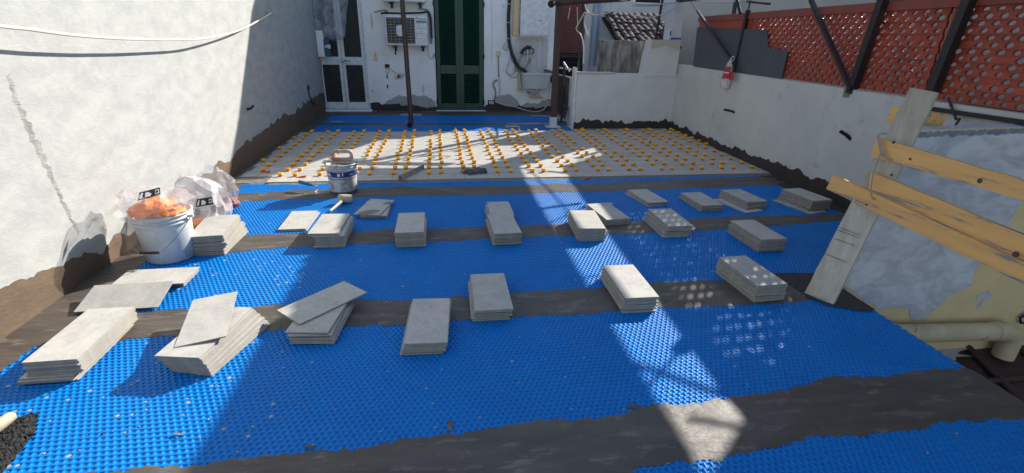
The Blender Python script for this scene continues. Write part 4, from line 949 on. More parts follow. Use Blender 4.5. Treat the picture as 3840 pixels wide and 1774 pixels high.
# ================================================================ NEIGHBOUR BUILDINGS BEHIND
# stained parapet and tiled roof
an = empty('annex', (4.4, 11.8, 0), 'low annex behind the back wall with a mould stained parapet and old tiled roof', 'annex')
a, b_ = pY(1511, 101, 11.75), pY(1618, 101, 11.75)
MB().bbox(a.x, 5.22, 11.75, 11.93, .2, a.z, .012).build('parapet', M['mottled'], an)
MB().box(4.42, 6.6, 11.93, 15.0, -3, 1.2).build('base_wall', M['palewall'], an)
rx0, rz0 = pY(1550, 98, 13.6), 0
RX0 = rx0.x
for i in range(9):
    for k in range(8):
        x = RX0+.12+i*.185; y = 13.4+k*.20; z = 1.86+k*.095
        vs = []; nseg = 6
        r0, r1 = .085, .068
        jx, jz = random.gauss(0,.012), random.gauss(0,.012)
        for (yy, rr, zz_) in ((y-.02, r0, z), (y+.25, r1, z+.11)):
            for s_ in range(nseg+1):
                t_ = math.pi*s_/nseg; vs.append((x+jx+rr*math.cos(t_), yy, zz_+jz+rr*.9*math.sin(t_)))
        for (yy, rr, zz_) in ((y-.02, r0-.014, z), (y+.25, r1-.014, z+.11)):
            for s_ in range(nseg+1):
                t_ = math.pi*s_/nseg; vs.append((x+jx+rr*math.cos(t_), yy, zz_+jz+rr*.9*math.sin(t_)))
        m_ = nseg+1
        fs = [(s_, s_+1, m_+s_+1, m_+s_) for s_ in range(nseg)]+[(2*m_+s_+1, 2*m_+s_, 3*m_+s_, 3*m_+s_+1) for s_ in range(nseg)]+[(s_+1, s_, 2*m_+s_, 2*m_+s_+1) for s_ in range(nseg)]
        MB().add(vs, fs, 0, False).build('roof_tile', M['terracotta'], an, origin=(x, y, z))
MB().prism([(RX0,13.35,1.80),(RX0+1.75,13.35,1.80),(RX0+1.75,15.05,2.56),(RX0,15.05,2.56)], (0,0,-.05)).build('roof_deck', M['dark'], an)
# pale stucco return wall with downpipe, left of the roof
st_ = empty('stucco_wall', (4.2, 12.9, 0), 'pale cracked stucco wall with a blue grey downpipe behind the low wall', 'wall')
xa, xb = 4.24, pY(1548, 60, 15.0).x
MB().prism([(xa,15.0,-3),(xb,15.0,-3),(xb,15.0,3.95),(xa,15.0,3.95)], (.2,1.4,0)).build('wall', M['palewall'], st_)
xp = pY(1493, 100, 14.9).x; MB().tube([(xp,14.9,-1),(xp+.03,14.9,3.9)], .10, 10).build('downpipe', mat('blue_grey_pipe', (.24,.30,.40), .6), st_)
for (pts) in (((1512,20),(1520,32),(1516,45),(1530,60),(1527,75)),((1510,40),(1522,45),(1535,38)),((1520,60),(1532,72),(1540,68)),((1505,85),(1518,78))):
    MB().tube([pY(a_, b_, 14.995) for a_, b_ in pts], .007, 4).build('crack', M['plaster_low'], st_)
xg, xh = pY(1470,60,12.2).x, pY(1480,60,12.2).x
# steel upright with cables beside the gate
p, q = pY(1468, -30, 11.7), pY(1455, 182, 11.7)
o = MB().tube([p, q], .035, 4, smooth=False).build('steel_upright', M['blacksteel'], origin=q); tag(o, 'thin black steel upright left of the downpipe', 'post')
for pts, lb in ((((1470,32),(1455,60),(1450,74),(1462,90),(1468,120),(1467,160)), 'white cable hanging down beside the black upright'),
                (((1470,32),(1490,38),(1515,36),(1532,30),(1537,12),(1533,-6)), 'white cable looping up under the brown level pipe'),
                (((1470,8),(1480,32),(1500,30),(1520,14),(1533,0)), 'grey cable crossing above the stucco wall'),
                (((1473,38),(1470,60),(1476,82),(1482,95),(1481,70)), 'short white cable end hanging beside the downpipe')):
    o = MB().tube(spl([pY(a_, b_, 11.62) for a_, b_ in pts], 6), .014, 6).build('tangled_cable', M['wcable'], origin=pY(*pts[0], 11.62)); tag(o, lb, 'cable')
o = MB().tube(sag(pY(1540,-6,11.4), pY(1735,1,11.0), .10, 20), .012, 6).tube(sag(pY(1598,38,11.3), pY(1720,0,11.0), .16, 16), .012, 6).build('slack_cable', M['wcable'], origin=pY(1598,38,11.3)); tag(o, 'slack white cable in a loop above the tiled roof', 'cable')
o = MB().tube(sag(pY(1735,1,11.0), pY(1905,-3,8.6), .04, 14), .012, 6).build('slack_cable', M['wcable'], origin=pY(1735,1,11)); tag(o, 'white cable running from the tall pillar to the first fence pole', 'cable')
p, q = pY(1668,-10,11.55), pY(1640,150,11.55)
o = MB().tube([p, q], .03, 4, smooth=False).build('steel_upright', M['blacksteel'], origin=q); tag(o, 'thin black steel upright in front of the stained parapet', 'post')
# white box on the pillar
a, b_ = pY(1683, 75, 11.3), pY(1719, 99, 11.3)
t = empty('cardboard_box', (a.x, 11.4, 1.975), 'small white box with a blue strip on top of the pillar', 'box')
MB().bbox(a.x, min(b_.x, 5.215), 11.27, 11.50, 1.975, a.z, .004).build('box', M['card'], t)
MB().box(a.x+.05, a.x+.30, 11.262, 11.27, 1.985, 2.02).build('blue_strip', M['bluetxt'], t)
MB().box(a.x+.02, a.x+.05, 11.264, 11.27, 2.06, a.z-.03).build('side_print', M['bluetxt'], t)
# house with the red roller shutter
rh = empty('neighbour_house', (4.0, 15, 0), 'neighbour house behind the gate with a red roller shutter over a dark opening', 'house')
MB().box(3.3, 4.22, 15.05, 18, -3, 3.95).build('wall', M['house'], rh)
a, b_ = pY(1404, 10, 14.95), pY(1467, 134, 14.95)
zz = b_.z; k = 0
while zz < 3.3:
    MB().bbox(3.42, b_.x, 14.94, 14.975, zz, zz+.045, .006).build('shutter_slat', M['redslat'], rh, origin=(3.42, 14.95, zz)); zz += .048
MB().box(3.42, b_.x+.02, 14.98, 15.04, .9, b_.z).build('opening', M['dark'], rh)
MB().bbox(3.42, b_.x, 14.90, 15.0, b_.z-.14, b_.z-.02, .01).bbox(3.45, b_.x-.05, 14.9, 14.97, b_.z-.28, b_.z-.25, .01).build('sill', M['blacksteel'], rh)
for (a_, b_, a2_, b2_) in ((1434,18,1429,50),(1452,18,1453,60)):
    MB().tube([pY(a_,b_,14.9), pY(a2_,b2_,14.9)], .015, 5).build('cord', M['cream'], rh)
# background houses
h1 = empty('background_house', (7, 17, 0), 'shaded grey house with a dark window behind the tiled roof', 'house')
MB().box(5.4, 12, 17, 22, -3, 4.0).build('wall', M['palewall'], h1)
for (a_, b_, a2_, b2_) in ((1752,-20,1845,25),(1600,-20,1660,8)):
    p, q = pY(a_, b_, 16.97), pY(a2_, b2_, 16.97); w_ = MB().box(p.x, q.x, 16.96, 17.02, q.z, 3.6).build('window', M['dark'], h1)
    MB().bbox(p.x-.06, q.x+.06, 16.93, 17.0, q.z-.07, q.z, .01).bbox(p.x-.06, p.x, 16.93, 17.0, q.z, 3.6, .01).bbox(q.x, q.x+.06, 16.93, 17.0, q.z, 3.6, .01).build('frame', M['white'], w_)
h2 = empty('long_neighbour_wall', (7.6, 5, 0), 'long pale neighbouring wall seen above and through the red fence', 'wall')
MB().box(7.6, 8.2, -3, 16.9, -3, 3.22).box(7.6, 8.2, -3, 7.05, 3.12, 5.9).build('wall', M['farwall'], h2)  # tall near part, out of view, shaped to cut off the sunlit strip
mb = MB()
for k in range(14): mb.bbox(7.56, 7.6, 1.0, 7.6, 2.45+k*.055, 2.49+k*.055, .005)
mb.build('louvre_band', M['farwall'], h2)
mb = MB()  # leaves added out of view to break the sunlight into random flecks
for i in range(8500):
    y = random.uniform(7.1, 12.6); z = 3.12+.80*random.random()**.9*(.75+.25*math.sin(y*2.3)); x = random.uniform(7.5, 8.1); s = random.uniform(.03, .06)
    u = Vector((random.gauss(0,1), random.gauss(0,1), random.gauss(0,1))).normalized(); v_ = u.orthogonal().normalized(); p = Vector((x, y, z))
    mb.add([p-u*s, p+v_*s*.5, p+u*s, p-v_*s*.5], [(0,1,2,3)])
o = mb.build('added_leaf_screen', mat('leaf_screen_green', (.05,.09,.025), .6), origin=(7.8, 9, 3.12), kind='stuff'); tag(o, 'unseen leafy screen added above the long pale neighbouring wall to scatter sun flecks', 'added leaf screen')
p = pX(2200, 3, 7.55); MB().box(7.54, 7.6, p.y-1.0, p.y-.05, 2.55, 3.2).build('brown_shutter', M['brownpost'], h2)
p = pX(1848, 20, 7.3); o = MB().tube([(7.3,p.y,0),(7.3,p.y,3.4)], .05, 6).build('rain_pipe', M['blacksteel'], origin=(7.3,p.y,0)); tag(o, 'dark rain pipe rising behind the far end of the red fence', 'pipe')
h3 = MB().box(-14, 30, 24, 30, -3, 6.5).build('far_houses', M['farwall']); tag(h3, 'plain rendered house row far behind the terrace', 'house')

# ================================================================ CROSS WALL, PLANK, BOARDS AT THE RIGHT
CY = 3.42
cw = empty('cross_wall', (4.2, CY, 0), 'patchy grey rendered wall face with peeling yellow paint at the right', 'wall')
tl, tr = pY(2290, 336, CY), pY(2576, 326, CY)
bl = Vector((3.432, CY, -.0))
bL = pY(2133, 724, CY)
MB().prism([(bL.x-.03,CY,-3),(7.5,CY,-3),(7.5,CY,tr.z+.02),(tr.x,CY,tr.z),(tl.x,CY,tl.z),(bL.x,CY,bL.z)], (0,.12,0)).build('wall', M['yellowwall'], cw)
MB().prism([(bL.x-.034,CY-.004,-.3),(tl.x-.004,CY-.004,tl.z),(tl.x-.004,CY+.125,tl.z),(bL.x-.034,CY+.125,-.3)], (-.006,0,0)).build('return_face', M['cementpatch'], cw)
MB().prism([(tl.x+.30,CY+.125,tl.z-.004),(7.4,CY+.125,tr.z+.016),(7.4,CY+.35,tr.z+.016),(tl.x+.30,CY+.35,tl.z-.004)], (0,0,-.03)).build('top_ledge', M['cementpatch'], cw)
out = [(2132,722),(2172,620),(2214,520),(2254,420),(2289,337),(2380,333),(2470,330),(2576,327),(2680,324),(2680,420),(2576,500),(2520,600),(2470,660),(2449,688),(2444,719),(2410,735),(2383,745),(2370,766),(2340,785),(2318,801),(2292,801),(2287,780),(2257,773),(2225,777),(2200,775),(2160,745)]
pts = [pY(a_, b_, CY-.006) for a_, b_ in out]
fin = []
for i in range(len(pts)):
    a, b_ = pts[i], pts[(i+1) % len(pts)]; n = max(1, int((b_-a).length/.03))
    for k in range(n):
        q = a.lerp(b_, k/n)
        if i >= 9: q = q+Vector((random.gauss(0,.008), 0, random.gauss(0,.008)))
        fin.append(q)
MB().add(fin, [tuple(range(len(fin)))]).build('render_coat', M['cementpatch'], cw)
vs = []
for i, s_ in enumerate(np.linspace(0, 1, 60)):
    q = tl.lerp(tr, s_); vs += [q+Vector((0,-.010,-.03+.025*noise.noise(Vector((i*.3,0,1))))), q+Vector((0,-.012,.012+.012*noise.noise(Vector((i*.5,0,4)))))]
MB().add(vs, [(2*i, 2*i+2, 2*i+3, 2*i+1) for i in range(59)]).build('blue_edge', mat('blue_grey_edge', (.10,.16,.26), .9, (.3,.32,.36), 8), cw)
for (a_, b_, r1, r2) in ((2480,745,.09,.05),(2385,735,.05,.025),(2465,770,.02,.05),(2572,795,.03,.05)):
    p = pY(a_, b_, CY-.004); MB().add([(p.x+r1*math.cos(t)*(1+.5*random.uniform(-1,1)), p.y, p.z+r2*math.sin(t)*(1+.5*random.uniform(-1,1))) for t in np.linspace(0, 6.28, 18)[:-1]], [tuple(range(17))]).build('paint_loss', M['cementpatch'], cw)
p = pY(2566, 800, CY-.03); o = MB().tube([p+Vector((.08,0,.05)), p, p+Vector((.02,-.01,-.05)), p+Vector((.10,0,-.06))], .012, 5).build('wall_hook', M['black'], origin=p); tag(o, 'black hook shaped clamp on the yellow wall at the right edge', 'hook')
# beige pipe with elbow
PYY = 3.30
a, b_ = pY(2240, 834, PYY), pY(2500, 834, PYY); r = (pY(2400,815,PYY).z-pY(2400,853,PYY).z)/2
t = empty('waste_pipe', a, 'beige painted waste pipe with an elbow running along the yellow wall', 'pipe')
MB().tube([a+Vector((-.5,0,.0)), b_], r, 20).build('pipe', M['beigepipe'], t)
el = spl([b_, b_+Vector((.10,0,-.005)), b_+Vector((.20,0,-.05)), b_+Vector((.235,0,-.13)), b_+Vector((.235,0,-.30))], 5)
MB().tube(el, r*1.02, 20).build('elbow', M['beigepipe'], t)
MB().tube([b_+Vector((-.015,0,0)), b_+Vector((.05,0,0))], r*1.09, 20).build('collar', M['beigepipe'], t)
# brown sheet roof below the terrace edge
rf = empty('lower_roof', (4.3, 2.6, -.9), 'dark brown pressed metal roof below the terrace edge at the right', 'roof')
for k in range(7):
    y1 = 3.45-k*.36; z1 = -.80-k*.12
    MB().prism([(3.45,y1,z1),(7.0,y1,z1+.03),(7.0,y1-.40,z1-.11),(3.45,y1-.40,z1-.14)], (0,0,-.05)).build('roof_panel', M['brownroof'], rf, origin=(4.5,y1,z1))
    MB().tube([(3.45,y1-.38,z1-.10),(7.0,y1-.38,z1-.07)], .03, 6).build('panel_seam', M['brownroof'], rf)
for x in (4.0,4.55,5.1,5.65): MB().tube([(x,3.45,-.76),(x,1.0,-1.58)], .035, 6).build('rib', M['brownroof'], rf)
vs = [];
for i in range(26):
    a_ = i/26*6.28; vs.append((4.60+.42*math.cos(a_)*(1+.3*random.uniform(-1,1)), 3.37+.11*math.sin(a_)*(1+.3*random.uniform(-1,1)), -.765))
MB().add(vs, [tuple(range(26))]).build('old_flashing', M['cementpatch'], rf)
# leaning plank
a, b_, c_, d_ = pZ(2022, 740, .005), pZ(2094, 769, .005), pY(2360, 233, 3.36), pY(2290, 220, 3.36)
nrm = (b_-a).cross(d_-a).normalized()
if nrm.y < 0: nrm = -nrm
def board(poly, d, m_, name, lb, cat, nsub=14, seed=0):
    # poly: 4 corners (a bottom-left, b bottom-right, c top-right, d top-left), slightly uneven edges
    a, b_, c_, d_ = poly; vs = []
    for i in range(nsub+1):
        t = i/nsub; l = a.lerp(d_, t); r = b_.lerp(c_, t); u = (r-l).normalized()
        l = l+u*.004*noise.noise(Vector((i*.8, seed, 0)))*2; r = r+u*.004*noise.noise(Vector((i*.8, seed, 5)))*2
        vs += [l, r, r+d, l+d]
    fs = [(0,1,2,3), (nsub*4+3, nsub*4+2, nsub*4+1, nsub*4)]
    for i in range(nsub):
        for k in range(4): fs.append((i*4+k, (i+1)*4+k, (i+1)*4+(k+1) % 4, i*4+(k+1) % 4))
    o = MB().add(vs, fs).build(name, M[m_], origin=a); return tag(o, lb, cat)
PL = (a.copy(), nrm.copy())
plank = board((a, b_, c_, d_), nrm*.035, 'wood_grey', 'scaffold_plank', 'wide weathered grey plank leaning against the wall at the right', 'plank', seed=1)
def xb_(a_, b_, X): return pX(a_, b_, X)
def hboard(tl_, bl_, trp, brp, X, lb, nm='guard_board', ext=.8):
    p1, p2, p3, p4 = pX(*tl_, X), pX(*bl_, X), pX(*trp, X), pX(*brp, X)
    p3 = p1+(p3-p1)*(1+ext); p4 = p2+(p4-p2)*(1+ext)
    u = (p3-p1).normalized()
    return board((p2, p4, p3, p1) if False else (p2, p1, p3, p4), X_*.028, 'wood_yellow', nm, lb, 'board', seed=len(lb))
B1 = hboard((2206,346), (2190,395), (2576,455), (2576,503), 3.27, 'uppermost horizontal pine guard board tied to the leaning plank')
B2 = hboard((2190,432), (2185,475), (2576,592), (2576,668), 3.30, 'middle horizontal pine guard board smeared with grey cement')
B3 = hboard((2096,440), (2078,475), (2576,661), (2576,716), 3.262, 'lowest horizontal pine guard board projecting farthest left past the plank')
# block of pine behind the plank and slivers of other boards
p, q = pY(2318, 283, 3.52), pY(2384, 324, 3.52)
o = MB().prism([pY(2318,279,3.80), pY(2384,286,3.80), pY(2367,326,3.80), pY(2300,322,3.80)], (0,.30,.0)).build('timber_block', M['wood_yellow'], origin=p); tag(o, 'short pine timber block behind the top of the leaning plank', 'timber')
o = MB().prism([pY(2290,322,3.78), pY(2392,322,3.78), pY(2388,330,3.78), pY(2286,331,3.78)], (0,.2,0)).build('timber_strip', M['wood_yellow'], origin=q); tag(o, 'thin pine strip lying on the wall under the timber block', 'timber')
# cord around the boards
p1, p2, p3, p4 = pX(2211,340,3.235), pX(2218,380,3.235), pX(2196,440,3.235), pX(2193,495,3.232)
o = MB().tube(spl([p1+Vector((.06,0,.01)), p1, p2, pX(2222,390,3.232)], 6), .007, 6).tube(spl([p2, p3, p4, p4+Vector((.08,0,-.02))], 6), .006, 6).tube(spl([pX(2208,343,3.236), pX(2216,382,3.236), pX(2230,398,3.24), pX(2245,402,3.26)], 5), .006, 6).build('tie_cord', M['cord'], origin=p1); tag(o, 'grey cord lashing the pine boards to the leaning plank', 'cord')

# ================================================================ BUCKETS, BAGS, TOOLS
def blob(c, r, seed, amp=.25, sq=(1,1,1), n=3, fr=2.2, fold=0):
    import bmesh
    bm = bmesh.new(); bmesh.ops.create_icosphere(bm, subdivisions=n, radius=1)
    vs = []
    for v in bm.verts:
        d = v.co.normalized(); k = 1+amp*noise.noise(d*fr+Vector((seed,)*3))+amp*.5*noise.noise(d*fr*2.6+Vector((seed+4,)*3))
        if fold: k += fold*(abs(noise.noise(d*fr*1.7+Vector((seed+9,)*3)))-.2)
        vs.append(Vector(c)+Vector((d.x*r*sq[0]*k, d.y*r*sq[1]*k, d.z*r*sq[2]*k)))
    fs = [tuple(v.index for v in f.verts) for f in bm.faces]; bm.free(); return vs, fs
def bucket(loc, r, h, label, m_, name='bucket', n=36):
    t = empty(name, loc, label, 'bucket')
    x, y, z = loc
    MB().lathe((x, y, z), [(0,.004),(r*.80,.004),(r*.83,.012),(r*.93,h*.78),(r*.94,h*.80),(r*1.01,h*.81),(r*1.01,h*.835),(r*.955,h*.84),(r*.96,h*.88),(r*1.02,h*.885),(r*1.02,h*.91),(r*.965,h*.915),(r*.97,h*.955),(r*1.03,h*.96),(r*1.04,h*.99),(r*1.0,h),(r*.97,h*.995),(r*.92,h*.7),(r*.80,.03),(0,.03)], n).build('shell', M[m_], t)
    return t
b1 = (-2.53, 4.63, .009)
t = bucket(b1, .240, .455, 'big white paint bucket by the left wall with an orange bag on top', 'bucket')
# wire handle with grip hanging on the camera side
hp = [Vector((b1[0]-.26, b1[1]-.05, .41)), Vector((b1[0]-.22, b1[1]-.20, .28)), Vector((b1[0]-.11, b1[1]-.265, .165)), Vector((b1[0]+.05, b1[1]-.275, .165)), Vector((b1[0]+.20, b1[1]-.19, .30)), Vector((b1[0]+.262, b1[1]-.03, .42))]
MB().tube(spl(hp, 5), .0045, 6).build('wire_handle', M['steel'], t)
MB().tube([hp[2], hp[3]], .012, 8).build('handle_grip', M['black'], t)
for q in (hp[0], hp[-1]): MB().tube([q+Vector((0,0,-.012)), q+Vector((0,0,.012))], .022, 8).build('handle_lug', M['bucket'], t)
# orange bag on it
c = Vector((b1[0]-.02, b1[1]-.02, .50))
t = empty('wedge_bag', (c.x, c.y, .46), 'clear bag full of orange wedges lying across the white bucket', 'bag')
v, f = blob(c+Vector((.03,-.05,.0)), .195, 3, .25, (1.0,.85,.50), 3, fold=.25); MB().add(v, f, 0, False).build('wedges', M['orangefill'], t)
v, f = blob(c+Vector((-.01,0,.03)), .265, 8, .22, (1.15,.98,.60), 3, 1.7, fold=.45); MB().add(v, f, 0, False).build('bag_film', M['film'], t)
vs = [c+Vector((-.18,-.08,.02)), c+Vector((-.37,-.10,-.03)), c+Vector((-.36,.02,.0)), c+Vector((-.27,.06,.09)), c+Vector((-.10,.06,.16))]
MB().add(vs, [(0,1,2,3,4)]).build('bag_flap', M['film'], t)
def logo(c, u, v_, par, s=1):
    n_ = u.cross(v_).normalized()
    def P(a, b): return c+u*a*s+v_*b*s
    MB().prism([P(-.09,-.045), P(.09,-.04), P(.10,.05), P(-.06,.045)], n_*.003).build('black_print', M['ink'], par)
    for q in ([(-.075,-.03),(-.055,-.03),(-.035,.03),(-.05,.03)], [(-.03,-.028),(.01,-.028),(.025,0),(.0,.028),(-.02,.02)], [(.05,-.02),(.085,-.018),(.088,.03),(.06,.03)]):
        MB().prism([P(a, b)+n_*.003 for a, b in q], n_*.002).build('white_print', M['card'], par)
    MB().prism([P(.058,-.008)+n_*.005, P(.078,-.006)+n_*.005, P(.08,.02)+n_*.005, P(.065,.02)+n_*.005], n_*.002).build('black_print', M['ink'], par)
def on_film(v, c, d, push=.012):
    d = Vector(d).normalized(); q = max(v, key=lambda p_: (Vector(p_)-c).normalized().dot(d)); return Vector(q)+d*push
def frame(d):
    d = Vector(d).normalized(); u = Vector((0,0,1)).cross(d).normalized(); return u, d.cross(u).normalized()
d = (.12,-.55,.80); u, v_ = frame(d); logo(on_film(v, c+Vector((-.01,0,.03)), d), (u+v_*.25).normalized(), (v_-u*.25).normalized(), t, .95)
# bag on the floor behind (orange wedges low, mostly film)
c = Vector((-2.50, 5.32, .20))
t = empty('wedge_bag', (c.x, c.y, .01), 'tall clear bag with black print and few orange wedges behind the white bucket', 'bag')
v, f = blob(c+Vector((.02,-.05,-.12)), .17, 13, .2, (1.0,.8,.42), 3); MB().add(v, f, 0, True).build('wedges', M['orangefill'], t)
v, f = blob(c+Vector((-.02,0,.09)), .27, 17, .22, (1.05,.72,1.12), 3, 1.3, fold=.5); MB().add([(p_.x, p_.y, max(.012, p_.z)) for p_ in v], f, 0, False).build('bag_film', M['filmwhite'], t)
MB().add([c+Vector((-.30,-.1,.02)), c+Vector((-.20,-.12,.0)), c+Vector((-.20,-.06,.20)), c+Vector((-.24,-.05,.27)), c+Vector((-.30,-.08,.16))], [(0,1,2,3,4)]).build('bag_flap', M['film'], t)
d = (.42,-.85,.35); u, v_ = frame(d); lc = on_film([p_ for p_ in v], c+Vector((-.02,0,.09)), d); logo(lc, u, v_, t, .85)
for k in range(5):
    for sx in (-.07, .07): q = lc-v_*(.055+k*.014)+u*sx; MB().prism([q-u*.02, q+u*.02, q+u*.02-v_*.005, q-u*.02-v_*.005], Vector((0,.002,0))).build('barcode_print', M['ink'], t)
c = Vector((-2.62, 5.95, .17))
t = empty('clip_bag', (c.x, c.y, .01), 'clear bag of dark red clips leaning on the left wall', 'bag')
v, f = blob(c+Vector((.08,-.02,-.06)), .15, 23, .25, (1.1,.8,.62), 3); MB().add([(p_.x, p_.y, max(.012, p_.z)) for p_ in v], f, 0, True).build('clips', M['redfill'], t)
v, f = blob(c+Vector((.0,.02,.07)), .22, 27, .25, (1.0,.75,1.25), 3, 1.4, fold=.5); MB().add([(p_.x, p_.y, max(.012, p_.z)) for p_ in v], f, 0, False).build('bag_film', M['film'], t)
# mortar bucket
b2 = (-1.30, 6.62, .012)
t = bucket(b2, .205, .40, 'white mortar bucket with a blue label in front of the new tiles, trowel on top', 'bucket2')
r_ = .205
def prof(z): return r_*(.83+(.93-.83)*(z/.40)/.78)
def ringpatch(z0, z1, a0, a1, m_, name, d=.002, n=24):
    vs = []
    for a in np.linspace(a0, a1, n):
        for z in (z0, z1):
            rr = prof(z)+d; vs.append((b2[0]+rr*math.cos(a), b2[1]+rr*math.sin(a), b2[2]+z))
    MB().add(vs, [(2*i, 2*i+2, 2*i+3, 2*i+1) for i in range(n-1)], 0, True).build(name, M[m_], t)
ringpatch(.235, .305, 0, 2*math.pi, 'bluelabel', 'blue_label', n=40)
ringpatch(.205, .218, math.radians(190), math.radians(345), 'redprint', 'red_stripe')
ringpatch(.205, .218, math.radians(225), math.radians(248), mat('green_print', (.01,.15,.06), .5).name and bpy.data.materials['green_print'].name, 'green_stripe', .004) if False else None
M['greenprint'] = mat('green_print', (.01,.15,.06), .5); ringpatch(.204, .219, math.radians(222), math.radians(243), 'greenprint', 'green_stripe', .004, 8)
ringpatch(.0, .035, 0, 2*math.pi, 'bluebase', 'blue_foot', .003, 40)
for k, (a0, a1, z0, z1) in enumerate(((202,207,.25,.285),(210,218,.25,.285),(221,230,.248,.287),(262,272,.25,.29),(280,284,.255,.30),(305,325,.27,.274),(308,322,.262,.266))):
    ringpatch(z0, z1, math.radians(a0), math.radians(a1), 'card', 'label_print', .0035, 5)
for k in range(7): ringpatch(.06+k*.018, .066+k*.018, math.radians(200+(k*13) % 9), math.radians(236), 'cord', 'small_print', .003, 6)
MB().lathe((b2[0], b2[1], b2[2]), [(0,.33),(.19,.34)], 20).build('mortar', M['mortar'], t)
MB().tube(spl([Vector((b2[0]-.13,b2[1]-.17,.33)), Vector((b2[0]-.07,b2[1]-.215,.235)), Vector((b2[0]+.0,b2[1]-.225,.18)), Vector((b2[0]+.10,b2[1]-.20,.20)), Vector((b2[0]+.20,b2[1]-.06,.33))], 5), .004, 6).build('wire_handle', M['steel'], t)
# trowel resting on the bucket
t = empty('notched_trowel', (b2[0]+.05, b2[1], .415), 'notched steel trowel with a worn red loop handle lying on the mortar bucket', 'trowel')
mb = MB(); zt = .420; x0, x1 = b2[0]-.225, b2[0]+.33
mb.prism([(x0, b2[1]-.075, zt), (x1, b2[1]-.04, zt+.012), (x1, b2[1]+.10, zt+.012), (x0, b2[1]+.075, zt)], (0,0,.004))
for k in range(26):
    x = x0+.01+(x1-x0-.02)*k/26; f_ = (x-x0)/(x1-x0); mb.box(x, x+.011, b2[1]-.079+.035*f_, b2[1]-.074+.035*f_, zt-.008+.012*f_, zt+.004+.012*f_)
mb.build('blade', M['steel'], t)
hx0, hx1, hz0, hz1 = b2[0]-.125, b2[0]+.18, zt+.008, zt+.155
def rr(x0, x1, z0, z1, r, n=6, skew=.0):
    pts = []
    for cx_, cz_, a0 in ((x1-r, z1-r, 0), (x0+r, z1-r, 90), (x0+r, z0+r, 180), (x1-r, z0+r, 270)):
        for k in range(n+1):
            a = math.radians(a0+90*k/n); pts.append((cx_+r*math.cos(a)-skew*(cz_+r*math.sin(a)-z0)/(z1-z0)*(1 if cx_ > (x0+x1)/2 else -1), cz_+r*math.sin(a)))
    return pts
o_ = rr(hx0, hx1, hz0, hz1, .05, skew=.03); i_ = rr(hx0+.055, hx1-.055, hz0+.045, hz1-.042, .028)
n = len(o_); vs = []
for yy in (b2[1]-.016, b2[1]+.016): vs += [(x, yy, z) for x, z in o_]+[(x, yy, z) for x, z in i_]
fs = [(k, (k+1) % n, n+(k+1) % n, n+k) for k in range(n)]+[(2*n+(k+1) % n, 2*n+k, 3*n+k, 3*n+(k+1) % n) for k in range(n)]+[((k+1) % n, k, 2*n+k, 2*n+(k+1) % n) for k in range(n)]+[(n+k, n+(k+1) % n, 3*n+(k+1) % n, 3*n+k) for k in range(n)]
MB().add(vs, fs).build('loop_handle', M['redhandle'], t)
# margin trowel left of it
p = pZ(752, 457, .12); q = pZ(795, 468, .10); e_ = pZ(700, 497, .02); s_ = pZ(880, 478, .02)
t = empty('pointing_trowel', pZ(790, 470, .02), 'pointing trowel with a blue grip lying left of the mortar bucket', 'trowel')
MB().tube(spl([p, p.lerp(q, .3), p.lerp(q, .75)], 3), [.020,.024,.024,.024,.022,.02,.018], 10).build('grip', M['grip'], t)
q1 = pZ(792, 464, .08)
MB().tube(spl([p.lerp(q,.75), q, pZ(800,474,.05), pZ(792,484,.02)], 4), .008, 6).build('neck', M['steel'], t)
a, b_ = pZ(697, 496, .012), pZ(800, 487, .014); c_ = pZ(870, 478, .014)
MB().prism([a, pZ(795,490,.014), pZ(866,480,.014), pZ(864,476,.014), pZ(790,485,.014)], (0,0,.004)).build('blade', M['steel'], t)
# mallet
hd = pZ(866, 503, .07); hn = pZ(830, 531, .03)
t = empty('rubber_mallet', (hd.x, hd.y, .015), 'rubber mallet with a pale wooden handle in front of the mortar bucket', 'mallet')
ax_ = Vector((1,.18,-.12)).normalized(); c0 = pZ(868, 500, .065)
MB().tube([c0-ax_*.085, c0-ax_*.078, c0-ax_*.03, c0+ax_*.03, c0+ax_*.078, c0+ax_*.085], [.04,.052,.056,.056,.054,.042], 18).build('head', M['rubber'], t)
MB().tube([c0+Vector((-.03,-.04,-.015)), pZ(852,513,.05), hn], [.024,.019,.015], 10).build('wooden_handle', M['rubber'], t)
# spirit level
a, b_ = pZ(1006, 450, .05), pZ(1064, 422, .05)
d = (b_-a); d.z = 0; u = d.normalized(); sd = Vector((-u.y, u.x, 0)); c0 = (a+b_)/2; c0.z = .062
t = empty('spirit_level', (c0.x, c0.y, .0265), 'aluminium spirit level standing on edge on the new tiles', 'level')
MB().obox(c0, u, sd, Z_, d.length/2, .012, .034).build('body', M['levelm'], t)
for s_ in (-1, 1): MB().obox(c0+u*s_*(d.length/2+.006), u, sd, Z_, .008, .014, .036).build('end_cap', M['levelend'], t)
for f_ in (-.8, .15): MB().obox(c0+u*f_*d.length/2-sd*.012, u, sd, Z_, .022, .003, .014).build('vial', M['yellow'], t)
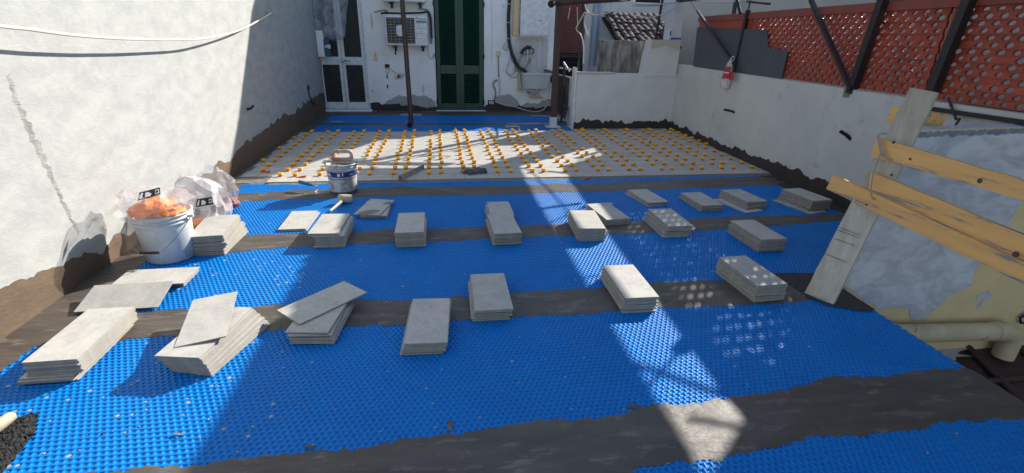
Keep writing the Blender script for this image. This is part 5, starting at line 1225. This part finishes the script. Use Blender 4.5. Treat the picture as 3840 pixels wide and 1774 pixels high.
# gloves
t = empty('work_glove', pZ(1195, 432, .03), 'pair of dark grey work gloves lying on the new tiles', 'gloves')
g1 = pZ(1208, 430, .06); v, f = blob(g1, .085, 41, .3, (1.25,.8,.55), 3); MB().add([(p_.x, p_.y, max(.028, p_.z)) for p_ in v], f, 0, True).build('cuff', M['glove'], t)
for k, (dx, dy, l, a) in enumerate(((-.08,-.02,.16,.2),(-.10,.01,.17,-.1),(-.10,.05,.15,-.4),(-.07,-.05,.14,.5),(-.16,0,.12,.1),(-.2,.03,.1,-.5))):
    s = g1+Vector((dx, dy, -.01)); e_ = s+Vector((-l*math.cos(a), -l*math.sin(a), -.015)); m_ = s.lerp(e_, .5)+Vector((0,0,.02))
    MB().tube(spl([s, m_, e_], 4), [.024,.026,.024,.022,.022,.022,.020,.018,.012], 8).build('finger', M['glove'], t)
# broom head at the lower left corner
a, b_, c_, d_ = pZ(-150, 1110, .02), pZ(88, 1035, .02), pZ(78, 1085, .02), pZ(-40, 1300, .02)
t = empty('broom_head', (-2.55, 2.25, .01), 'black bristled brush pad with a pale wooden back at the lower left corner', 'brush')
vs = []; gx_, gy_ = 46, 34
P00, P10, P11, P01 = pZ(-60, 1085, .03), pZ(92, 1033, .03), pZ(84, 1085, .03), pZ(-60, 1260, .03)
for i in range(gx_+1):
    for k in range(gy_+1):
        u_, v__ = i/gx_, k/gy_; p = (P00*(1-u_)+P10*u_)*(1-v__)+(P01*(1-u_)+P11*u_)*v__
        e = min(u_, 1-u_, v__, 1-v__); hgt = .012+min(1, e*7)*.035
        vs.append((p.x+random.gauss(0,.004), p.y+random.gauss(0,.004), hgt+random.uniform(-.005,.007)))
MB().add(vs, [(i*(gy_+1)+k, i*(gy_+1)+k+1, (i+1)*(gy_+1)+k+1, (i+1)*(gy_+1)+k) for i in range(gx_) for k in range(gy_)]).build('bristles', M['bristle'], t)
a, b_ = pZ(36, 1042, .075), pZ(-60, 1110, .075)
MB().tube([a, a.lerp(b_, .06), a.lerp(b_, .3), b_], [.012,.026,.032,.034], 10).build('wooden_back', M['rubber'], t)
for (a_, b__) in ((39,1165),(95,1157)):
    p = pZ(a_*.75, b__, .055)
# specks of dried mortar and chips scattered on the mats
mb = MB()
for i in range(600):
    y = random.uniform(1.6, 6.9); x = random.uniform(-2.7, 3.3 if y < 3.7 else 5.0); s = random.choice((.003,.004,.005,.008,.010))
    v, f = [(x-s,y-s*.6,.0085),(x+s,y-s*.4,.0085),(x+s*.6,y+s*.7,.0085),(x-s*.5,y+s*.6,.0085),(x,y,.0085+s*.6)], [(0,1,4),(1,2,4),(2,3,4),(3,0,4)]
    mb.add(v, f)
o = mb.build('mortar_crumbs', M['tile_side'], kind='stuff'); tag(o, 'tiny crumbs of dried mortar scattered over the blue mats', 'crumbs')
mb = MB()
for i in range(150):
    if i < 60: rx, ry = random.gauss(-1.9, .5), random.gauss(2.5, .35)
    elif i < 100: rx, ry = random.gauss(-1.6, .5), random.gauss(4.2, .3)
    else: rx, ry = random.uniform(-2.6, 3.2), random.uniform(1.95, 6.2)
    row = int((ry-1.904)/PY); base_y = 1.904
    for y0_ in MY[:4]:
        if ry >= y0_: base_y = y0_
    row = int((ry-base_y)/PY); off = PX*.5*(row % 2); x = -2.78+off+PX*(int((rx+2.78-off)/PX)+.5); y = base_y+PY*(row+.5); s = random.uniform(.007, .0145)
    if not (-2.7 < x < 3.3 and y > 1.0): continue
    mb.add([(x+s*math.cos(t)*random.uniform(.7,1.05), y+s*math.sin(t)*random.uniform(.7,1.05), .0072) for t in np.linspace(0, 6.28, 9)[:-1]], [tuple(range(8))])
o = mb.build('dried_grout', mat('grout_dust', (.34,.35,.35), .95), kind='stuff'); tag(o, 'dried light grout filling odd dimples of the blue mats', 'grout')
# saw marks on the plank and knots on the boards
def pPl(a_, b__):
    d = ray(a_, b__); return CAM + d*((PL[0]-CAM).dot(PL[1])/d.dot(PL[1])) - PL[1]*.002
for q1, q2 in (((2112,572),(2164,592)),((2108,579),(2160,598)),((2100,600),(2150,618)),((2080,640),(2130,660))):
    MB().tube([pPl(*q1), pPl(*q2)], .0022, 4).build('saw_mark', M['brownpost'], plank)
MB().prism([pPl(2048,742), pPl(2080,752), pPl(2086,764), pPl(2060,756)], PL[1]*-.002).build('rust_stain', M['redhandle'], plank)
for (a_, b__, X, r_, par) in ((2248,358,3.27,.012,B1),(2465,455,3.27,.016,B1),(2243,440,3.30,.010,B2),(2555,640,3.262,.018,B3),(2180,515,3.262,.010,B3),(2290,400,3.27,.010,B1)):
    p = pX(a_, b__, X); MB().tube([p+X_*.004, p-X_*.0015], r_, 9).build('knot', M['brownpost'], par)
for (a_, b__, w_, lb) in ((450,1093,.035,'small cream scrap of torn paper on the sunlit blue mat in front'),(1148,352,.03,'tiny dark offcut on the new tiles near the far edge')):
    p = pZ(a_, b__, .014); o = MB().add([p+Vector((random.uniform(-1,1)*w_, random.uniform(-1,1)*w_*.5, random.uniform(0,.012))) for _ in range(9)], [(0,1,2),(2,3,4),(4,5,6),(6,7,8),(8,0,3),(1,5,7)]).build('scrap', M['mortar'], origin=p); tag(o, lb, 'scrap')
